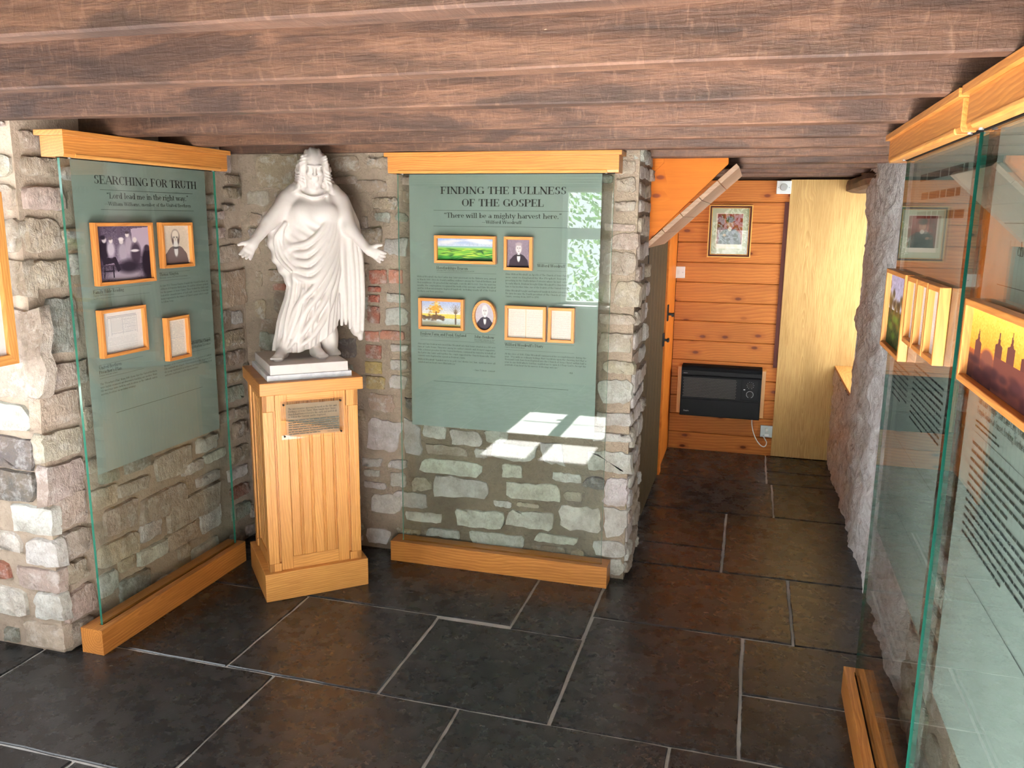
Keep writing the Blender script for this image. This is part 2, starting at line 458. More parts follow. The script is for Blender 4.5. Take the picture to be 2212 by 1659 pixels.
# ---- ceiling: boards + each joist
ceil = box('ceiling', -3.1, 1.1, -1.06, 5.95, 2.07, 2.12, JOIST)
tag(ceil, 'low ceiling of dark brown stained joists and boards', 'ceiling', kind='structure')
jy = [-0.72, -0.26, 0.2, 0.66, 1.098, 1.56, 2.03, 2.545, 2.965, 3.37, 3.84, 4.3, 4.72, 5.14, 5.6]
for i, y in enumerate(jy):
    t = random.uniform(0.05, 0.06); m = 26; V = []; Fc = []
    for k in range(m + 1):
        x = -3.08 + (4.16) * k / m
        w = lambda s: 0.004 * noise.noise(Vector((x * 1.7, i * 3.1, s)))
        V += [(x, w(1), ZJ - y * 0 + 0.004 + w(2)), (x, 0.005 + w(1), ZJ + w(2)), (x, t - 0.005 + w(3), ZJ + w(4)), (x, t + w(3), ZJ + 0.004 + w(4)), (x, t + w(3), 2.08), (x, w(1), 2.08)]
    for k in range(m):
        for q in range(6):
            a = k * 6 + q; b = k * 6 + (q + 1) % 6
            Fc.append((a, b, b + 6, a + 6))
    Fc += [tuple(range(5, -1, -1)), tuple(m * 6 + q for q in range(6))]
    mesh('joist', V, Fc, JOIST, ceil, loc=(0, y, 0), smooth=False)

# ------------------------------------------------------------------ rubble walls
PAL = {'w': (222, 217, 211), 'p': (206, 188, 176), 'b': (192, 178, 162), 't': (170, 152, 130), 'g': (150, 152, 140), 'd': (116, 110, 108),
       'k': (98, 84, 74), 'r': (146, 88, 72), 'q': (172, 116, 98), 'y': (182, 156, 104), 'n': (150, 134, 116)}
STONE_COUNT = [0]
def stone(parent, plane, c, hu, hv, proud, col, jag=0.16, tilt=0.0, sq=3.6):
    """one rubble stone on a wall plane. plane: (origin, u, v, n)"""
    O, U, Vv, N = plane
    m = 20; ring = []
    cn = []
    for sx, sy in ((-1, -1), (1, -1), (1, 1), (-1, 1)):
        k = jag * 1.3
        x, y = sx * hu * (1 + random.uniform(-k, k * .4)), sy * hv * (1 + random.uniform(-k * 1.3, k * .4))
        if random.random() < (0.15 if sq > 5 else 0.5):          # knocked-off corner
            f = random.uniform(.12, .42) * min(1, hv / hu * 1.6); g = random.uniform(.15, .45)
            p, q = (x, y - sy * hv * g), (x - sx * hu * f, y)
            cn += [q, p] if sx * sy < 0 else [p, q]
            if sx * sy > 0 and sx < 0: cn[-2:] = [p, q]
        else: cn.append((x, y))
    cx0 = sum(p for p, q in cn) / len(cn); cy0 = sum(q for p, q in cn) / len(cn)
    cn.sort(key=lambda t: math.atan2((t[1] - cy0) / hv, (t[0] - cx0) / hu))
    Ls = [math.dist(cn[i], cn[(i + 1) % len(cn)]) for i in range(len(cn))]; tot = sum(Ls)
    jit = min(hu, hv) * (0.035 + jag * 0.55)
    for k in range(m):
        s = tot * (k + random.uniform(-.2, .2)) / m % tot; i = 0
        while s > Ls[i]: s -= Ls[i]; i = (i + 1) % len(cn)
        t = s / max(Ls[i], 1e-6); p0, p1 = cn[i], cn[(i + 1) % len(cn)]
        ring.append((p0[0] + (p1[0] - p0[0]) * t + random.uniform(-jit, jit), p0[1] + (p1[1] - p0[1]) * t + random.uniform(-jit, jit)))
    V = [(p, q, -0.025) for p, q in ring]
    inset = min(0.004 + proud * 0.2, 0.2 * min(hu, hv))
    for (p, q) in ring: V.append((p * (1 - inset / hu), q * (1 - inset / hv), proud * random.uniform(0.65, 1.05)))
    for (p, q) in ring: V.append((p * random.uniform(.45, .72), q * random.uniform(.45, .72), proud * random.uniform(0.85, 1.3)))
    V.append((0, 0, proud * random.uniform(0.95, 1.3)))
    ct, st = math.cos(tilt), math.sin(tilt)
    P = []
    for (p, q, h) in V:
        p, q = p * ct - q * st, p * st + q * ct
        P.append(U * p + Vv * q + N * h)
    Fc = [(j * m + k, j * m + (k + 1) % m, (j + 1) * m + (k + 1) % m, (j + 1) * m + k) for j in (0, 1) for k in range(m)] + [(2 * m + k, 2 * m + (k + 1) % m, 3 * m) for k in range(m)]
    o = mesh('brick' if col in 'rqy' else 'stone', P, Fc, STONE, parent, loc=O + U * c[0] + Vv * c[1], smooth=True)
    for ed in o.data.edges:
        if m <= ed.vertices[0] < 2 * m and m <= ed.vertices[1] < 2 * m: ed.use_edge_sharp = True
    j = random.uniform(0.9, 1.06)
    cc = lin([min(255, x * j * random.uniform(0.98, 1.02)) for x in PAL[col]])
    o.color = cc + (1,)
    STONE_COUNT[0] += 1
    return o

def course_fill(parent, plane, u0, u1, v0, v1, taken, pal, hr=(0.07, 0.12), wr=(0.1, 0.24), gap=0.02, proud=(0.006, 0.016), jag=0.2, skip=None, over=.86):
    v = v0
    while v < v1 - 0.03:
        h = min(random.uniform(*hr), v1 - v)
        u = u0 + random.uniform(-0.06, 0.0)
        while u < u1 - 0.03:
            w = random.uniform(*wr)
            a, b = max(u, u0), min(u + w, u1)
            if b - a > 0.045:
                cu, cv = (a + b) / 2, v + h / 2
                hu, hv = (b - a) / 2 - gap / 2, h / 2 - gap / 2
                hv *= random.uniform(0.84, 1.06)
                clash = any(abs(cu - t[0]) < hu * over + t[2] and abs(cv - t[1]) < hv * over + t[3] for t in taken)
                if not clash and not (skip and skip(cu, cv)):
                    stone(parent, plane, (cu, cv), hu, hv, random.uniform(*proud), random.choice(pal), jag, random.uniform(-.05, .05))
            u += w
        v += h

# wall bodies
wall_left = MB().box(-3.1, -2.36, 2.25, 3.6, -0.02, 2.08).build('wall_left', MORTAR)
tag(wall_left, 'rubble stone pier and return wall behind the left glass panel', 'wall', kind='structure')
wall_back = MB().box(-2.36, XE, 3.51, 3.93, -0.02, 2.08).build('wall_back', MORTAR_D)
tag(wall_back, 'rubble stone cross wall behind the statue and the middle glass panel', 'wall', kind='structure')
PL_front = (Vector((0, 2.25, 0)), Vector((1, 0, 0)), Vector((0, 0, 1)), Vector((0, -1, 0)))
PL_side = (Vector((-2.36, 0, 0)), Vector((0, 1, 0)), Vector((0, 0, 1)), Vector((1, 0, 0)))
PL_back = (Vector((0, 3.51, 0)), Vector((1, 0, 0)), Vector((0, 0, 1)), Vector((0, -1, 0)))
PL_end = (Vector((XE, 0, 0)), Vector((0, 1, 0)), Vector((0, 0, 1)), Vector((1, 0, 0)))

TR = """
F 0 660 98 862 p|F 0 870 66 935 w|F 0 942 72 1012 d|F 0 1018 80 1088 d|F 26 1094 118 1155 w|F 57 1166 127 1222 w|F 38 1228 128 1278 p|F 76 1284 138 1340 w|F 0 1150 48 1195 w|F 0 1212 24 1254 q|F 0 1270 58 1330 w|F 55 1346 138 1400 p|F 8 1355 40 1388 g|F 0 560 56 640 b|F 0 470 40 545 b|F 0 395 30 455 p|F 0 330 22 385 b
S 100 640 172 765 g|S 112 782 192 838 b|S 84 848 172 918 b|S 92 925 178 992 b|S 98 1000 183 1082 p|S 120 1065 190 1140 p|S 132 1140 200 1205 b|S 136 1210 190 1262 b|S 140 1268 210 1335 p|S 146 1340 205 1392 p|S 70 560 150 625 b|S 60 470 135 548 b|S 52 400 140 455 p|S 50 335 130 385 b|S 48 282 92 322 b
S 197 1050 258 1100 b|S 258 1035 326 1066 b|S 228 1086 300 1150 b|S 306 1058 404 1120 b|S 339 972 418 1030 b|S 428 1022 476 1046 w|S 362 1066 476 1125 b|S 302 1124 352 1168 w|S 362 1136 432 1180 b|S 436 1088 481 1146 w|S 212 1164 304 1216 b|S 260 1200 294 1234 b|S 215 1234 260 1286 w|S 262 1240 328 1300 g|S 300 1176 364 1214 w|S 415 1170 476 1204 w|S 273 984 334 1018 g|S 216 1012 258 1044 g|S 395 996 440 1024 w|S 428 940 471 975 w
B 491 356 532 372 n|S 491 377 520 399 n|S 487 404 520 430 n|B 520 434 543 455 g|S 482 440 507 457 n|B 509 462 529 486 n|B 536 459 567 490 n|S 498 493 522 515 k|B 547 336 646 412 t|B 767 388 834 418 n|B 778 468 793 495 n|B 829 513 880 553 w|B 795 582 835 614 r|B 837 582 870 614 q|B 794 618 822 632 r|B 793 636 820 655 r|B 791 660 820 700 r|B 786 714 818 740 q|B 820 714 874 736 q|B 787 744 823 776 r|B 786 780 825 809 y|B 789 812 831 842 y|B 834 632 876 657 w|B 833 666 880 704 w|B 842 743 880 761 w|B 842 777 880 804 w|B 840 810 880 842 w
S 485 583 534 665 t|B 548 647 575 690 n|S 480 668 503 714 n|B 550 585 566 623 n|B 578 582 621 609 n|B 587 612 623 628 r|B 587 631 625 680 k|B 558 686 607 715 n|B 558 718 598 759 g|S 491 710 530 748 n|S 494 755 532 788 n|B 728 728 769 777 d|S 491 800 524 827 n|S 489 832 529 868 g|S 506 878 536 901 n|S 506 908 536 944 n|S 496 1007 536 1035 w|S 504 960 538 1000 n|S 500 1045 540 1075 r|S 504 1085 542 1120 g|B 700 420 760 460 n|B 800 425 860 455 n|B 570 500 610 540 n
B 790 907 868 978 w|B 790 850 850 892 n|B 781 989 825 1010 w|B 837 992 880 1015 w|B 784 1014 821 1032 w|B 842 1022 880 1055 w|B 784 1041 833 1057 w|B 800 1067 866 1110 w|B 790 1140 842 1175 w
B 870 907 912 988 w|B 914 917 962 950 w|B 972 931 1040 964 w|B 1046 929 1100 960 w|B 921 960 1014 988 b|B 1023 969 1052 993 w|B 1060 957 1160 999 w|B 902 995 1049 1028 w|B 1080 1003 1129 1034 w|B 1189 1022 1257 1045 w|B 841 1060 925 1098 w|B 939 1030 1056 1078 w|B 1084 1044 1213 1083 w|B 1216 1062 1259 1086 b|B 1166 953 1218 1008 w|B 872 1106 956 1129 w|B 977 1101 1088 1144 w|B 1092 1101 1205 1143 w|B 1210 1096 1300 1153 w|B 1063 1081 1107 1098 w|B 1117 1086 1166 1098 b|B 1154 1154 1250 1178 w|B 1011 1150 1135 1182 w|B 921 1141 991 1164 w
B 1292 720 1366 764 b|B 1300 779 1367 811 b|B 1290 819 1366 873 w|B 1286 889 1362 922 w|B 1283 935 1364 957 w|B 1266 973 1362 1023 w|B 1303 1036 1358 1093 w|B 1303 1097 1356 1162 w|B 1280 1169 1355 1205 w|B 1300 1209 1352 1245 w|B 1330 345 1374 378 b|B 1328 382 1376 416 b|B 1328 434 1376 457 b|B 1302 483 1370 500 b|B 1316 503 1380 540 b|B 1302 543 1380 595 b|B 1328 605 1382 668 b|B 1291 675 1372 703 b|B 866 378 900 402 b|B 866 410 900 440 n
""".replace('\n', '|').split('|')
PLN = {'F': (PL_front, wall_left), 'S': (PL_side, wall_left), 'B': (PL_back, wall_back)}
taken = {'F': [], 'S': [], 'B': []}
for t in TR:
    t = t.split()
    if not t: continue
    k, x0, y0, x1, y1, col = t[0], *map(float, t[1:5]), t[5]
    if k == 'S':
        Q = [onX(x, y, -2.345) for x, y in ((x0, (y0 + y1) / 2), (x1, (y0 + y1) / 2), ((x0 + x1) / 2, y0), ((x0 + x1) / 2, y1))]
        us = [Q[0].y, Q[1].y]
    else:
        Q = [onY(x, y, 2.24 if k == 'F' else 3.5) for x, y in ((x0, (y0 + y1) / 2), (x1, (y0 + y1) / 2), ((x0 + x1) / 2, y0), ((x0 + x1) / 2, y1))]
        us = [Q[0].x, Q[1].x]
    c = ((us[0] + us[1]) / 2, (Q[2].z + Q[3].z) / 2); hu, hv = abs(us[1] - us[0]) / 2, abs(Q[2].z - Q[3].z) / 2
    if k == 'F' and x0 == 0: c = (c[0] - 0.1, c[1]); hu += 0.1
    hu = min(hu, 0.3)
    if k == 'B' and c[0] - hu < -2.35: continue
    pr = {'F': random.uniform(.012, .02), 'S': random.uniform(.014, .026), 'B': random.uniform(.006, .013)}[k]
    stone(PLN[k][1], PLN[k][0], c, hu * 1.06, hv * 1.08, pr, col, 0.08 if k != 'B' else (0.06 if col in 'rqy' else 0.15), sq=6 if col in 'rqy' or k != 'B' else 4)
    taken[k].append((c[0], c[1], hu, hv))
course_fill(wall_left, PL_front, -3.08, -2.365, 0.0, 1.9, taken['F'], 'wpbb', (.09, .14), (.14, .28), .012, (.01, .018), .08, over=.75)
course_fill(wall_left, PL_side, 2.255, 3.5, 0.0, 1.9, taken['S'], 'bwbpn', (.06, .115), (.09, .22), .012, (.012, .024), .09, over=.72)
course_fill(wall_back, PL_back, -2.33, XE - 0.005, 0.0, 1.9, taken['B'], 'nbgnbtnd', (.05, .1), (.07, .19), .012, (.008, .018), .18, over=.7)
course_fill(wall_back, PL_end, 3.512, 3.925, 0.0, 1.9, [], 'wbbw', (.06, .12), (.12, .24), .004, (.004, .020), .16)

# ---- right wall: limewashed rubble, one rough face, with the corridor window opening
wall_right = empty('wall_right', kind='structure', label='limewashed rubble side wall along the corridor', cat='wall')
def rough_sheet(name, us, vs_, fn, mat, parent, flip=False):
    nu, nv = len(us), len(vs_)
    V = [fn(u, v) for v in vs_ for u in us]
    Fc = [(j * nu + i, j * nu + i + 1, (j + 1) * nu + i + 1, (j + 1) * nu + i) for j in range(nv - 1) for i in range(nu - 1)]
    if flip: Fc = [f[::-1] for f in Fc]
    return mesh(name, V, Fc, mat, parent, smooth=True)
def rw(amp):
    def f(y, z):
        p = Vector((y * 5.5, z * 7.5, 3.3)); q = Vector((y * 15, z * 19, 8.1))
        d = amp * (0.9 * noise.noise(p) + 0.6 * noise.noise(q) + 0.35 * noise.noise(q * 2.3))
        return (XR - d, y, z)
    return f
rough_sheet('rubble_face', np.arange(2.7, 4.851, 0.018), np.arange(-0.02, 2.081, 0.018), rw(0.026), ROUGH, wall_right, True)
rough_sheet('rubble_face', np.arange(4.83, 5.86, 0.018), np.arange(-0.02, 0.651, 0.018), rw(0.02), ROUGH, wall_right, True)
def jamb(x, z):
    d = 0.02 * noise.noise(Vector((x * 9, z * 9, 1.7))) + 0.012 * noise.noise(Vector((x * 22, z * 22, 4.7)))
    return (x, 4.835 + d, z)
rough_sheet('window_jamb', np.arange(XR, 0.96, 0.02), np.arange(0.6, 2.06, 0.02), jamb, ROUGH, wall_right)
box('wall_core', 0.62, 1.0, -1.06, 4.8, -0.02, 2.08, MORTAR, wall_right)
box('wall_core', 0.60, 1.0, 4.8, 5.95, -0.02, 0.62, MORTAR, wall_right)
box('wall_core', 0.60, 1.0, 4.8, 5.95, 1.86, 2.08, MORTAR, wall_right)
box('mortar_face', XR - 0.005, 0.63, -1.06, 2.75, -0.02, 2.08, MORTAR, wall_right)
PL_right = (Vector((XR - 0.005, 0, 0)), Vector((0, -1, 0)), Vector((0, 0, 1)), Vector((-1, 0, 0)))
course_fill(wall_right, PL_right, -2.72, -0.95, 0.0, 1.9, [], 'wbnb', (.08, .13), (.14, .28), .018, (.01, .02), .14)

win2 = empty('window_2', kind='structure', label='deep corridor window with timber sill in the right wall', cat='window')
box('sill', XR - 0.004, 0.96, 4.86, 5.815, 0.640, 0.660, OAKP['y'], win2, .003)
fr = MB()
for a, b, c, d in ((4.84, 4.89, .66, 1.86), (5.78, 5.825, .66, 1.86), (4.84, 5.825, .66, .71), (4.84, 5.825, 1.81, 1.86), (5.31, 5.35, .66, 1.86)):
    fr.box(.94, .99, a, b, c, d)
fr.build('window_frame', WHITE, win2, bevel=.003)
box('window_pane', .962, .966, 4.87, 5.8, .69, 1.83, GLASS, win2)
lint = empty('trim_1', kind='structure', label='rough dark timber lintel over the corridor window', cat='beam')
def lint_fn():
    V = []; Fc = []; m = 30; n = 12
    for k in range(m + 1):
        y = 4.66 + 1.16 * k / m
        for q in range(n):
            a = 2 * math.pi * q / n
            rr = 1 + 0.14 * noise.noise(Vector((y * 3, math.cos(a) * 1.4, math.sin(a) * 1.4)))
            taper = 1.0 if k > 4 else 0.55 + 0.11 * k
            V.append((0.625 + 0.085 * rr * taper * math.copysign(abs(math.cos(a)) ** .7, math.cos(a)), y, 1.822 + 0.048 * rr * taper * math.copysign(abs(math.sin(a)) ** .7, math.sin(a))))
    for k in range(m):
        for q in range(n):
            l = (q + 1) % n; Fc.append((k * n + q, k * n + l, (k + 1) * n + l, (k + 1) * n + q))
    Fc += [tuple(range(n)), tuple(m * n + q for q in range(n))[::-1]]
    mesh('lintel_beam', V, Fc, JOIST, lint)
lint_fn()

# ---- far wall: each pine plank, then the pale ash board
wall_far = box('wall_far', -0.62, 1.1, 5.848, 5.95, -0.02, 2.08, plain('dark_void', (40, 26, 18), 0.9, 0.1))
tag(wall_far, 'end wall of varnished knotty pine planks and a pale ash board', 'wall', kind='structure')
pz = [-0.02, 0.122, 0.255, 0.388, 0.518, 0.640, 0.778, 0.915, 1.046, 1.181, 1.316, 1.452, 1.585, 1.718, 1.86]
for i, (a, b) in enumerate(zip(pz[:-1], pz[1:])):
    cz = (a + b) / 2; h = (b - a) / 2
    MB().prism([(.02, -h + .001), (.004, -h + .001), (0, -h + .005), (0, h - .005), (.004, h - .001), (.02, h - .001)], -0.5, 0.235, 'x') \
        .build('plank', PINE, wall_far, loc=(0, 5.825, cz))
box('ash_board', 0.203, 1.0, 5.806, 5.824, 0.004, 1.862, PLY, wall_far, .001)
box('cover_strip', 0.176, 0.2015, 5.815, 5.826, 0.62, 1.72, MAROON, wall_far)

# ---- room behind the photographer: rear wall with window and doorway, left wall with window
wall_rear = MB()
for a, b, c, d in ((-3.1, -1.77, 0, 2.08), (-0.93, -0.6, 0, 2.08), (0.4, 1.1, 0, 2.08), (-1.77, -0.93, 0, .79), (-1.77, -0.93, 1.87, 2.08), (-0.6, 0.4, 1.9, 2.08)):
    wall_rear.box(a, b, -1.06, -1.0, c - .02, d)
wall_rear = wall_rear.build('wall_rear', MORTAR)
tag(wall_rear, 'rear wall behind the viewer with a window and a doorway', 'wall', kind='structure')
win1 = empty('window_1', kind='structure', label='white framed window behind the viewer, mirrored in the middle glass panel', cat='window')
fr = MB()
for a, b, c, d in ((-1.77, -1.72, .79, 1.87), (-.98, -.93, .79, 1.87), (-1.4, -1.3, .79, 1.87), (-1.77, -.93, .77, .815), (-1.77, -.93, 1.84, 1.88), (-1.77, -.93, 1.405, 1.51)):
    fr.box(a, b, -1.055, -1.005, c, d)
fr.build('window_frame', WHITE, win1)
box('window_sill', -1.8, -.9, -1.0, -0.86, .76, .785, WHITE, win1, .004)
wl = MB()
for a, b, c, d in ((-1.06, 0.55, 0, 2.08), (1.85, 2.25, 0, 2.08), (.55, 1.85, 0, .68), (.55, 1.85, 1.86, 2.08)):
    wl.box(-3.1, -3.0, a, b, c - .02, d)
wl = wl.build('wall_outer', MORTAR)
tag(wl, 'outer left wall with a window, out of view', 'wall', kind='structure')
# ================================================================== CORRIDOR
# ---- enclosed staircase crossing the corridor head
st = empty('staircase', (-0.5, 4.0, 1.48), label='orange pine enclosed staircase descending across the corridor ceiling', cat='staircase')
MB().prism([(0.0, 0.0), (0.365, 0.372), (0.362, 0.41), (0.0, 0.41)], 0.0, 0.028, 'y').build('stringer_board', PINE_D, st, bevel=.002)
MB().prism([(-0.006, 0.30), (0.075, 0.376), (0.075, 0.41), (-0.006, 0.41)], -0.006, 0.0, 'y').build('corner_board', PINE_D, st, bevel=.001)
sx, sz = 0.40, 0.372
L = math.hypot(sx, sz); ux, uz = sx / L, sz / L
nb = 5
for k in range(nb):
    a, b = L * k / nb + .001, L * (k + 1) / nb - .001
    t = 0.022
    P = [(ux * a, uz * a), (ux * b, uz * b), (ux * b + uz * t, uz * b - ux * t), (ux * a + uz * t, uz * a - ux * t)]
    MB().prism(P, -0.012, 0.78, 'y').build('soffit_board', PINE_W, st, bevel=.002)
box('stair_lining', -0.13, 0.0, 0.0, 1.84, 0.03, 0.6, PINE_D, st)

# ---- plank door under the stair, facing the corridor
door = empty('door_1', (-0.5, 4.06, 0), kind='structure', label='dark stained plank door beneath the staircase', cat='door')
for k in range(7):
    a = 0.02 + k * 0.15
    MB().prism([(-0.04, a + .001), (-0.004, a + .001), (0, a + .005), (0, a + .144), (-0.004, a + .148), (-0.04, a + .148)], 0.012, 1.475, 'z').build('plank', DOORW, door)
box('door_jamb', -0.06, 0.012, 1.072, 1.15, 0.0, 1.51, PINE_D, door, .003)
box('door_head', -0.06, 0.006, 0.0, 1.15, 1.478, 1.51, PINE_D, door, .003)
box('jamb_lining', -0.10, -0.004, 1.15, 1.775, 0.0, 1.51, PINE_D, door)
hg = MB().box(0.0, 0.008, 0.0, 0.034, 1.345, 1.462).box(0.008, 0.016, 0.006, 0.016, 1.345, 1.462).build('hinge', BLACK_M, door, bevel=.002)
hd = MB().box(0.012, 0.02, 1.085, 1.125, 0.985, 1.085).box(0.02, 0.05, 1.095, 1.112, 1.02, 1.035).box(0.044, 0.056, 1.04, 1.112, 1.018, 1.037).build('latch', BLACK_M, door, bevel=.002)
hd = MB().box(0.0, 0.01, 0.99, 1.03, 0.84, 0.92).box(0.01, 0.035, 1.0, 1.014, 0.872, 0.886).box(0.028, 0.04, 0.985, 1.03, 0.868, 0.89).build('handle', BLACK_M, door, bevel=.002)

# ---- pictures: small canvases drawn in code, printed as coloured faces
class Canvas:
    def __init__(s, w, h, bg):
        s.w, s.h = w, h
        s.y, s.x = np.mgrid[0:h, 0:w]; s.x = (s.x + .5) / w; s.y = 1 - (s.y + .5) / h
        s.c = np.ones((h, w, 3)) * np.array(bg, float)
    def blend(s, m, col): s.c = s.c * (1 - m[..., None]) + np.array(col, float) * m[..., None]; return s
    def grad(s, y0, y1, c0, c1):
        t = np.clip((s.y - y0) / (y1 - y0), 0, 1)[..., None]; m = ((s.y >= y0) & (s.y <= y1)).astype(float)
        s.c = s.c * (1 - m[..., None]) + (np.array(c0) * (1 - t) + np.array(c1) * t) * m[..., None]; return s
    def ell(s, cx, cy, rx, ry, col, soft=.15, a=1.0, rot=0):
        dx, dy = s.x - cx, s.y - cy
        c, q = math.cos(rot), math.sin(rot); dx, dy = dx * c + dy * q, -dx * q + dy * c
        d = np.sqrt((dx / rx) ** 2 + (dy / ry) ** 2)
        return s.blend(np.clip((1 + soft - d) / (2 * soft), 0, 1) * a, col)
    def poly(s, pts, col, a=1.0):
        m = np.zeros(s.x.shape, bool); n = len(pts)
        for i in range(n):
            (x0, y0), (x1, y1) = pts[i], pts[(i + 1) % n]
            cnd = ((y0 > s.y) != (y1 > s.y)); xi = x0 + (s.y - y0) * (x1 - x0) / ((y1 - y0) or 1e-9)
            m ^= cnd & (s.x < xi)
        return s.blend(m.astype(float) * a, col)
    def noise(s, amt, sc=1):
        h, w = s.h // sc + 2, s.w // sc + 2
        n = np.kron(rng.normal(0, amt, (h, w)), np.ones((sc, sc)))[:s.h, :s.w]
        s.c = s.c + n[..., None]; return s
    def lines(s, y0, y1, n, x0, x1, col, th=.3, gaps=.15):
        for k in range(n):
            yy = y1 + (y0 - y1) * (k + .5) / n; d = (y1 - y0) / n * th / 2
            m = ((abs(s.y - yy) < max(d, .5 / s.h)) & (s.x > x0) & (s.x < x1)).astype(float)
            m *= (rng.random(s.x.shape[1])[None, :] > gaps)
            s.blend(m * .8, col)
        return s

def picture(name, cv, x0, x1, z0, z1, y, parent, mask=None, mat=PRINT):
    """canvas as a thin printed sheet facing -y"""
    h, w = cv.h, cv.w
    xs = np.linspace(x0, x1, w + 1); zs = np.linspace(z1, z0, h + 1)
    V = [(x, y, z) for z in zs for x in xs]
    Fc = []; cols = []
    for j in range(h):
        for i in range(w):
            if mask is not None and not mask[j, i]: continue
            a = j * (w + 1) + i
            Fc.append((a, a + w + 1, a + w + 2, a + 1)); cols.append(cv.c[j, i])
    me = bpy.data.meshes.new(name); me.from_pydata(V, [], Fc); me.update()
    c = np.clip(np.array(cols) / 255., 0, 1); c = np.where(c <= .04045, c / 12.92, ((c + .055) / 1.055) ** 2.4)
    c = np.concatenate([c, np.ones((len(c), 1))], 1).repeat(4, 0).astype(np.float32)
    at = me.color_attributes.new('Col', 'FLOAT_COLOR', 'CORNER'); at.data.foreach_set('color', c.ravel())
    return link(name, me, mat, parent)

def rect_frame(x0, x1, z0, z1, bw, y0, y1, lip=0.0):
    """four mitred mouldings, returned as separate vertex lists (left, right, bottom, top)"""
    o = [(x0, z0), (x1, z0), (x1, z1), (x0, z1)]; i_ = [(x0 + bw, z0 + bw), (x1 - bw, z0 + bw), (x1 - bw, z1 - bw), (x0 + bw, z1 - bw)]
    res = []
    for k in range(4):
        l = (k + 1) % 4
        res.append(MB().prism([o[k], o[l], i_[l], i_[k]], y0, y1, 'y'))
    return res
def picture_frame(parent, x0, x1, z0, z1, bw, y0, y1, mat_h, mat_v, bevel=.0015):
    for k, mb in enumerate(rect_frame(x0, x1, z0, z1, bw, y0, y1)):
        mb.build('frame_rail', mat_v if k in (1, 3) else mat_h, parent, bevel=bevel)

# ---- gilt framed portrait on the plank wall
gp = empty('framed_portrait', (-0.1625, 5.825, 1.353), label='gilt and maroon framed portrait print with pale mount on the pine planks', cat='picture')
picture_frame(gp, -.1415, .1415, 0, .347, .008, -.026, 0, GOLD, GOLD)
picture_frame(gp, -.1335, .1335, .008, .339, .010, -.022, 0, MAROON, MAROON)
picture_frame(gp, -.1235, .1235, .018, .329, .005, -.019, 0, GOLD, GOLD)
box('mount_card', -.12, .12, -.010, -.002, .021, .326, MAT_G, gp)
box('print_margin', -.092, .084, -.0108, -.0101, .060, .292, PAPER, gp)
cv = Canvas(44, 60, (132, 40, 30)).noise(8, 4)
cv.ell(.2, .55, .18, .5, (96, 24, 22), .4).poly([(.28, 1), (.34, 1), (.34, 0), (.28, 0)], (150, 54, 40))
cv.poly([(.05, 0), (.1, .35), (.3, .5), (.7, .5), (.92, .35), (.98, 0)], (30, 26, 30)).ell(.5, .7, .13, .16, (178, 130, 104), .12).ell(.5, .82, .16, .1, (52, 32, 24), .2)
cv.ell(.5, .5, .08, .07, (216, 208, 198), .2).ell(.3, .3, .07, .05, (176, 130, 104), .3)
picture('print', cv, -.083, .080, .088, .287, -.0112, gp)
box('picture_glass', -.12, .12, -.0150, -.0130, .021, .326, glass_mat('picture_glass', (.98, .98, .97), 1.26), gp)

# ---- white sounder box, switch, socket
al = empty('alarm_sounder', (0.161, 5.825, 1.813), label='white square alarm sounder above the ash board edge', cat='alarm')
box('body', -.046, .046, -.03, 0, -.042, .042, WHITE, al, .004)
MB().cyl((0, -.031, 0), .024, -.006, 'y', 28, .021).build('dome', plain('grey_plastic', (168, 170, 168), .4), al, smooth=False)
MB().cyl((-.033, -.031, -.002), .003, -.001, 'y', 10).build('screw', GREYM, al); MB().cyl((.033, -.031, -.002), .003, -.001, 'y', 10).build('screw', GREYM, al)
sw = empty('light_switch', (-0.4875, 5.825, 1.245), label='white single light switch plate beside the door latch', cat='switch')
box('plate', -.044, .044, -.009, 0, -.040, .040, WHITE, sw, .003)
MB().prism([(-.011, -.012), (-.009, -.013), (-.013, .013), (-.009, .013)], -.007, .007, 'x').build('rocker', WHITE, sw)
for s in (-.03, .03): MB().cyl((s, -.0092, 0), .003, -.001, 'y', 10).build('screw', GREYM, sw)
so = empty('fused_spur', (0.1675, 5.825, 0.172), label='grey metal fused socket plate below the black heater', cat='socket')
box('plate', -.045, .045, -.010, 0, -.042, .042, GREYM, so, .003)
box('rocker', -.011, .007, -.016, -.010, -.002, .026, WHITE, so, .002)
box('fuse_holder', -.013, .015, -.013, -.010, -.034, -.014, WHITE, so, .001)

# ---- black wall heater
ht = empty('wall_heater', (-0.158, 5.825, 0.268), label='black wall mounted convector heater with grille and two knobs', cat='heater')
box('side_cheek', -.292, -.266, -.092, 0, .012, .338, OAKP['z'], ht, .002)
box('side_cheek', .266, .292, -.092, 0, .012, .338, OAKP['z'], ht, .002)
prof = [(0, 0), (-.104, 0), (-.108, .004), (-.108, .272), (-.104, .284), (-.112, .290), (-.112, .318), (-.104, .338), (-.084, .349), (0, .35)]
MB().prism(prof, -.266, .266, 'x').build('body', BLACK, ht, bevel=.0015)
box('lower_panel', -.262, .262, -.112, -.106, .003, .121, BLACK, ht, .002)
box('upper_panel', -.258, .258, -.1115, -.106, .128, .280, plain('black_satin', (13, 14, 16), .55, .04), ht, .002)
gr = MB()
for i in range(36):
    for j in range(13):
        x = -.25 + i * .0098 + (j % 2) * .0049; z = .137 + j * .0104
        gr.box(x, x + .0068, -.1135, -.110, z, z + .0066)
gr.build('grille', plain('brown_black_mesh', (44, 38, 33), .6), ht)
box('control_panel', .136, .246, -.1135, -.110, .137, .272, BLACK, ht, .003)
